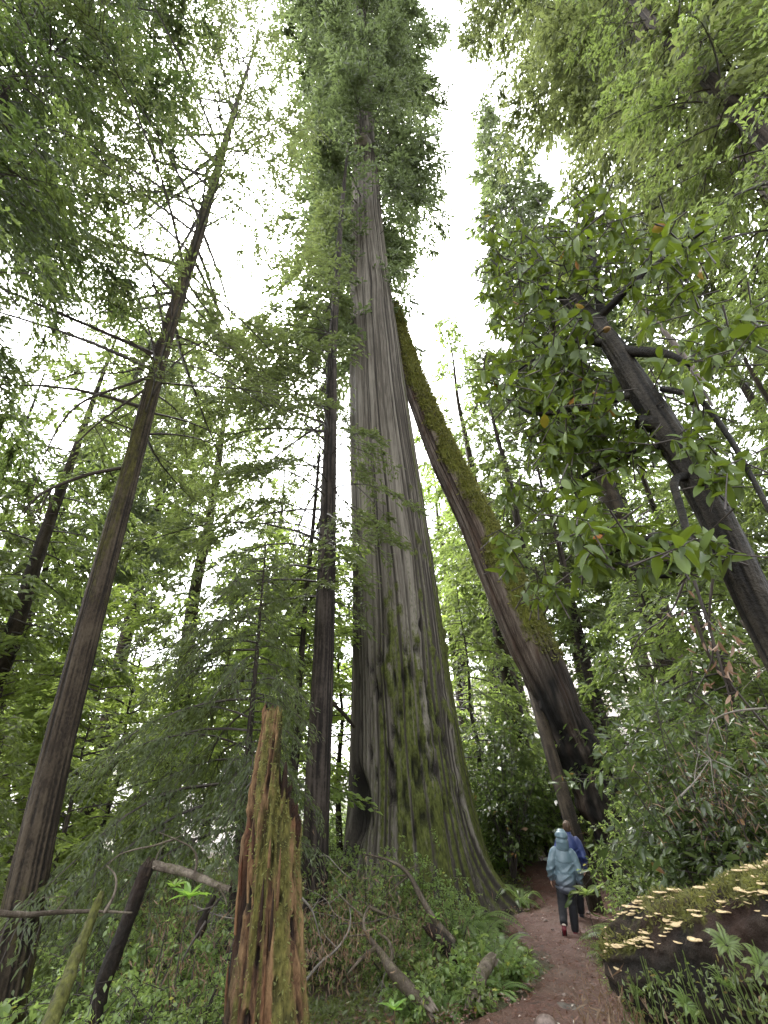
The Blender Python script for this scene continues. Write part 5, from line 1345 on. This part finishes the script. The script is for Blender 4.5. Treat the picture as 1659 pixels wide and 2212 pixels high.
def person(label, feet, yaw, lean, hgt, jmat, hood, hairm, stride, shoes, sock):
    """body facing +Y in its own frame, 1.72 m before scaling"""
    s = hgt / 1.72
    kneeL, ankL, toeL = (-.105, .0 - .06 * stride, .50), (-.115, -.34 * stride, .20), (-.12, -.31 * stride, .035)
    kneeR, ankR, toeR = (.10, .06, .49), (.10, .02, .085), (.105, .16, .03)
    hipL, hipR = (-.095, 0, .90), (.095, 0, .90)
    shL, shR = (-.19, -.01, 1.40), (.19, -.01, 1.40)
    elL, elR = (-.285, -.06, 1.11), (.285, -.05, 1.11)
    wrL, wrR = (-.285, .03, .87), (.285, .05, .87)
    parts = [loft([(0, 0, .84), (0, -.005, .98), (0, .0, 1.14), (0, .0, 1.30), (0, -.01, 1.41), (0, -.005, 1.48)], [.15, .16, .14, .165, .15, .055], [.10, .11, .095, .11, .085, .055]),
             loft([(0, -.005, 1.44), (0, .01, 1.56)], [.056, .054], [.056, .056]),
             loft([(0, .025, 1.505), (0, .028, 1.55), (0, .012, 1.62), (0, .005, 1.69), (0, .0, 1.725)], [.042, .062, .077, .070, .032], [.055, .085, .098, .086, .04]),
             loft([(0, .105, 1.605), (0, .122, 1.575)], [.009, .015], [.009, .014], 6, 8),                                # nose
             loft([(-.078, .005, 1.62), (-.083, -.003, 1.58)], [.008, .008], [.022, .016], 6, 8), loft([(.078, .005, 1.62), (.083, -.003, 1.58)], [.008, .008], [.022, .016], 6, 8)]
    for hp, kn, an, to in ((hipL, kneeL, ankL, toeL), (hipR, kneeR, ankR, toeR)):
        mid = tuple((np.array(kn) * .62 + np.array(an) * .38) + [0, -.025, 0])
        parts.append(loft([hp, kn, mid, an], [.085, .056, .054, .038], [.09, .06, .058, .042]))
        parts.append(loft([np.array(an) + [0, -.03, -.02], (np.array(an) + np.array(to)) / 2, to], [.036, .042, .040], [.034, .034, .022]))
    for sh_, el, wr, sg in ((shL, elL, wrL, -1), (shR, elR, wrR, 1)):
        parts.append(loft([sh_, el, wr], [.052, .040, .027], [.052, .042, .030]))
        w_ = np.array(wr); dn = unit(w_ - np.array(el))
        parts.append(loft([w_ - dn * .01, w_ + dn * .045, w_ + dn * .085], [.022, .018, .016], [.030, .042, .040], ref=(1, 0, 0)))     # palm, thumb side forward
        for k, (oy, ln) in enumerate([(.030, .072), (.010, .082), (-.010, .076), (-.029, .060)]):
            k0 = w_ + dn * .085 + np.array([0, oy, 0]); k1 = k0 + dn * ln * .5 + np.array([-sg * .008, 0, 0]); k2 = k0 + dn * ln * .92 + np.array([-sg * .03, .004, 0])
            parts.append(loft([k0 - dn * .02, k0, k1, k2], [.0095, .0095, .0088, .0075], [.0095, .0095, .0088, .0075], 10, 8))
        t0 = w_ + dn * .028 + np.array([0, .036, 0]); parts.append(loft([t0 - np.array([0, .015, 0]), t0 + dn * .025 + np.array([-sg * .012, .018, 0]), t0 + dn * .055 + np.array([-sg * .022, .022, 0])], [.011, .0105, .008], [.011, .0105, .008], 10, 8))
    body = fuse("person", parts, .0075, SKIN, 2)
    tag(body, label, "person", "walkers on the path")
    # jacket: torso, sleeves and the yoke of the hood
    jp = [loft([(0, 0, .74), (0, -.005, .86), (0, 0, 1.02), (0, -.005, 1.18), (0, -.015, 1.33), (0, -.015, 1.43), (0, -.005, 1.49)], [.205, .212, .20, .205, .200, .150, .085], [.165, .165, .15, .155, .145, .11, .085])]
    for sh_, el, wr, sg in ((shL, elL, wrL, -1), (shR, elR, wrR, 1)):
        jp.append(loft([np.array(sh_) + [-sg * .05, 0, .0], np.array(sh_) + [sg * .01, 0, -.04], np.array(el) + [0, 0, 0], np.array(wr) + [0, 0, .01], np.array(wr) - [0, 0, .015]], [.088, .094, .078, .058, .052], [.095, .100, .084, .062, .056]))
    def folds(co):
        x, y, z = co[:, 0], co[:, 1], co[:, 2]
        side = np.clip(1 - np.abs(x) / .34, 0, 1)
        p1 = np.stack([x * 3 + z * 5.2, y * 3, z * 9 - x * 7], -1)
        f = (1 - np.abs(2 * vnoise(p1, 3) - 1)) ** 2 * .034 + (fbm(np.stack([x * 9, y * 9, z * 14 + x * 6], -1), 3, 5) - .5) * .022
        lowz = np.clip((1.32 - z) / .25, .15, 1)
        hem = -.016 * np.exp(-((z - .80) / .02) ** 2)
        yoke = .010 * (z > 1.235 - .03 * np.cos(x * 9)) * (y < 0) * (np.abs(x) < .2)
        return f * lowz + hem + yoke - .014
    jk = fuse("jacket", jp, .0125, jmat, 3, folds, body)
    if hood:
        hp_ = [loft([(0, -.02, 1.44), (0, -.035, 1.53), (0, -.02, 1.62), (0, .0, 1.70), (0, .005, 1.755)], [.135, .132, .130, .118, .08], [.125, .138, .142, .130, .088]),
               loft([(0, .03, 1.52), (0, .075, 1.62), (0, .05, 1.72)], [.085, .098, .06], [.045, .045, .04])]
        hd = fuse("hood", hp_, .011, jmat, 3, lambda co: (fbm(co * [7, 7, 16], 3, 8) - .5) * .035 - .011 * np.exp(-((co[:, 2] - 1.635 + .02 * np.cos(co[:, 0] * 12)) / .016) ** 2) * (co[:, 1] < 0) + .012 * (co[:, 2] > 1.64), jk)
    else:
        hr = fuse("hair", [loft([(0, -.025, 1.56), (0, -.03, 1.63), (0, -.012, 1.70), (0, .0, 1.742)], [.075, .087, .078, .035], [.062, .092, .092, .045])], .009, hairm, 1, lambda co: (fbm(co * [40, 40, 9], 3, 8) - .5) * .03, body)
        cl = fuse("collar", [loft([(0, -.005, 1.43), (0, .0, 1.52)], [.09, .082], [.092, .085])], .01, jmat, 2, None, jk)
    tp_ = [loft([(0, 0, .80), (0, 0, .93)], [.165, .16], [.125, .12])]
    for hp, kn, an in ((hipL, kneeL, ankL), (hipR, kneeR, ankR)):
        tp_.append(loft([np.array(hp) + [0, 0, .02], np.array(kn) + [0, 0, .02], np.array(kn) * .4 + np.array(an) * .6 + [0, -.01, 0], np.array(an) + [0, .0, .045 if an is ankL else .0]], [.112, .092, .082, .074], [.115, .094, .086, .078]))
    fuse("trousers", tp_, .0125, PANTS, 3, lambda co: (fbm(co * [9, 9, 16], 3, 15) - .5) * .03, body)
    for an, to, lift in ((ankL, toeL, True), (ankR, toeR, False)):
        an = np.array(an); to = np.array(to)
        heel = an + ([0, -.045, -.045] if not lift else [0, -.05, -.02])
        sh2 = fuse("shoe", [loft([heel, (heel + to) / 2 + [0, 0, .012], to + [0, .02, .0]], [.043, .050, .042], [.042, .044, .030]), loft([an + [0, 0, .01], heel + [0, .03, .01]], [.045, .045], [.048, .045])], .008, shoes[0], 2, None, body)
        sole = fuse("sole", [loft([heel + [0, -.004, -.032], (heel + to) / 2 + [0, 0, -.030], to + [0, .025, -.022]], [.044, .052, .044], [.014, .014, .012])], .008, shoes[1], 1, None, sh2)
        if sock and lift:
            fuse("sock", [loft([an + [0, .0, .015], an + [0, .015, .085]], [.047, .052], [.050, .054])], .008, sock, 1, None, body)
    up_ = Matrix.Translation([float(c) for c in feet]) @ Matrix.Rotation(yaw, 4, 'Z') @ Matrix.Rotation(lean, 4, 'Y') @ Matrix.Scale(s, 4)
    body.matrix_world = up_
    return body

JT = cloth_mat("teal_rain_shell", (.080, .128, .155), (.125, .175, .205), .35, low_tone=((.065, .072, .092), .84, 1.10))
JB = cloth_mat("blue_shell", (.016, .027, .10), (.026, .044, .15), .45)
HAIR = plain_mat("brown_hair", (.03, .017, .01), (.09, .055, .03), 40, scale=(1, 1, .2))
RED = plain_mat("red_shoe", (.09, .008, .015), (.14, .012, .022), 20, rough=.5); SOLE = plain_mat("sole_dark", (.02, .018, .018), (.04, .035, .035), 20)
SOCK = plain_mat("cream_sock", (.55, .48, .38), (.65, .58, .48), 60); BOOT = plain_mat("dark_boot", (.015, .014, .02), (.03, .03, .04), 20)
f1 = ghit(1234, 2030)[0]; f1[2] += .06
person("walker seen from behind in a hooded teal rain jacket, dark trousers and red shoes", f1, math.radians(-15), math.radians(6.5), 1.60, JT, True, None, 1.0, (RED, SOLE), SOCK)
f2 = at(1247, 1985, math.hypot(f1[0], f1[1]) + 1.1); f2[2] = gz(f2[0], f2[1]) + .07
person("walker in a blue jacket with brown hair, mostly hidden ahead of the hooded one", f2, math.radians(-14), math.radians(5.5), 1.65, JB, False, HAIR, .7, (BOOT, SOLE), None)
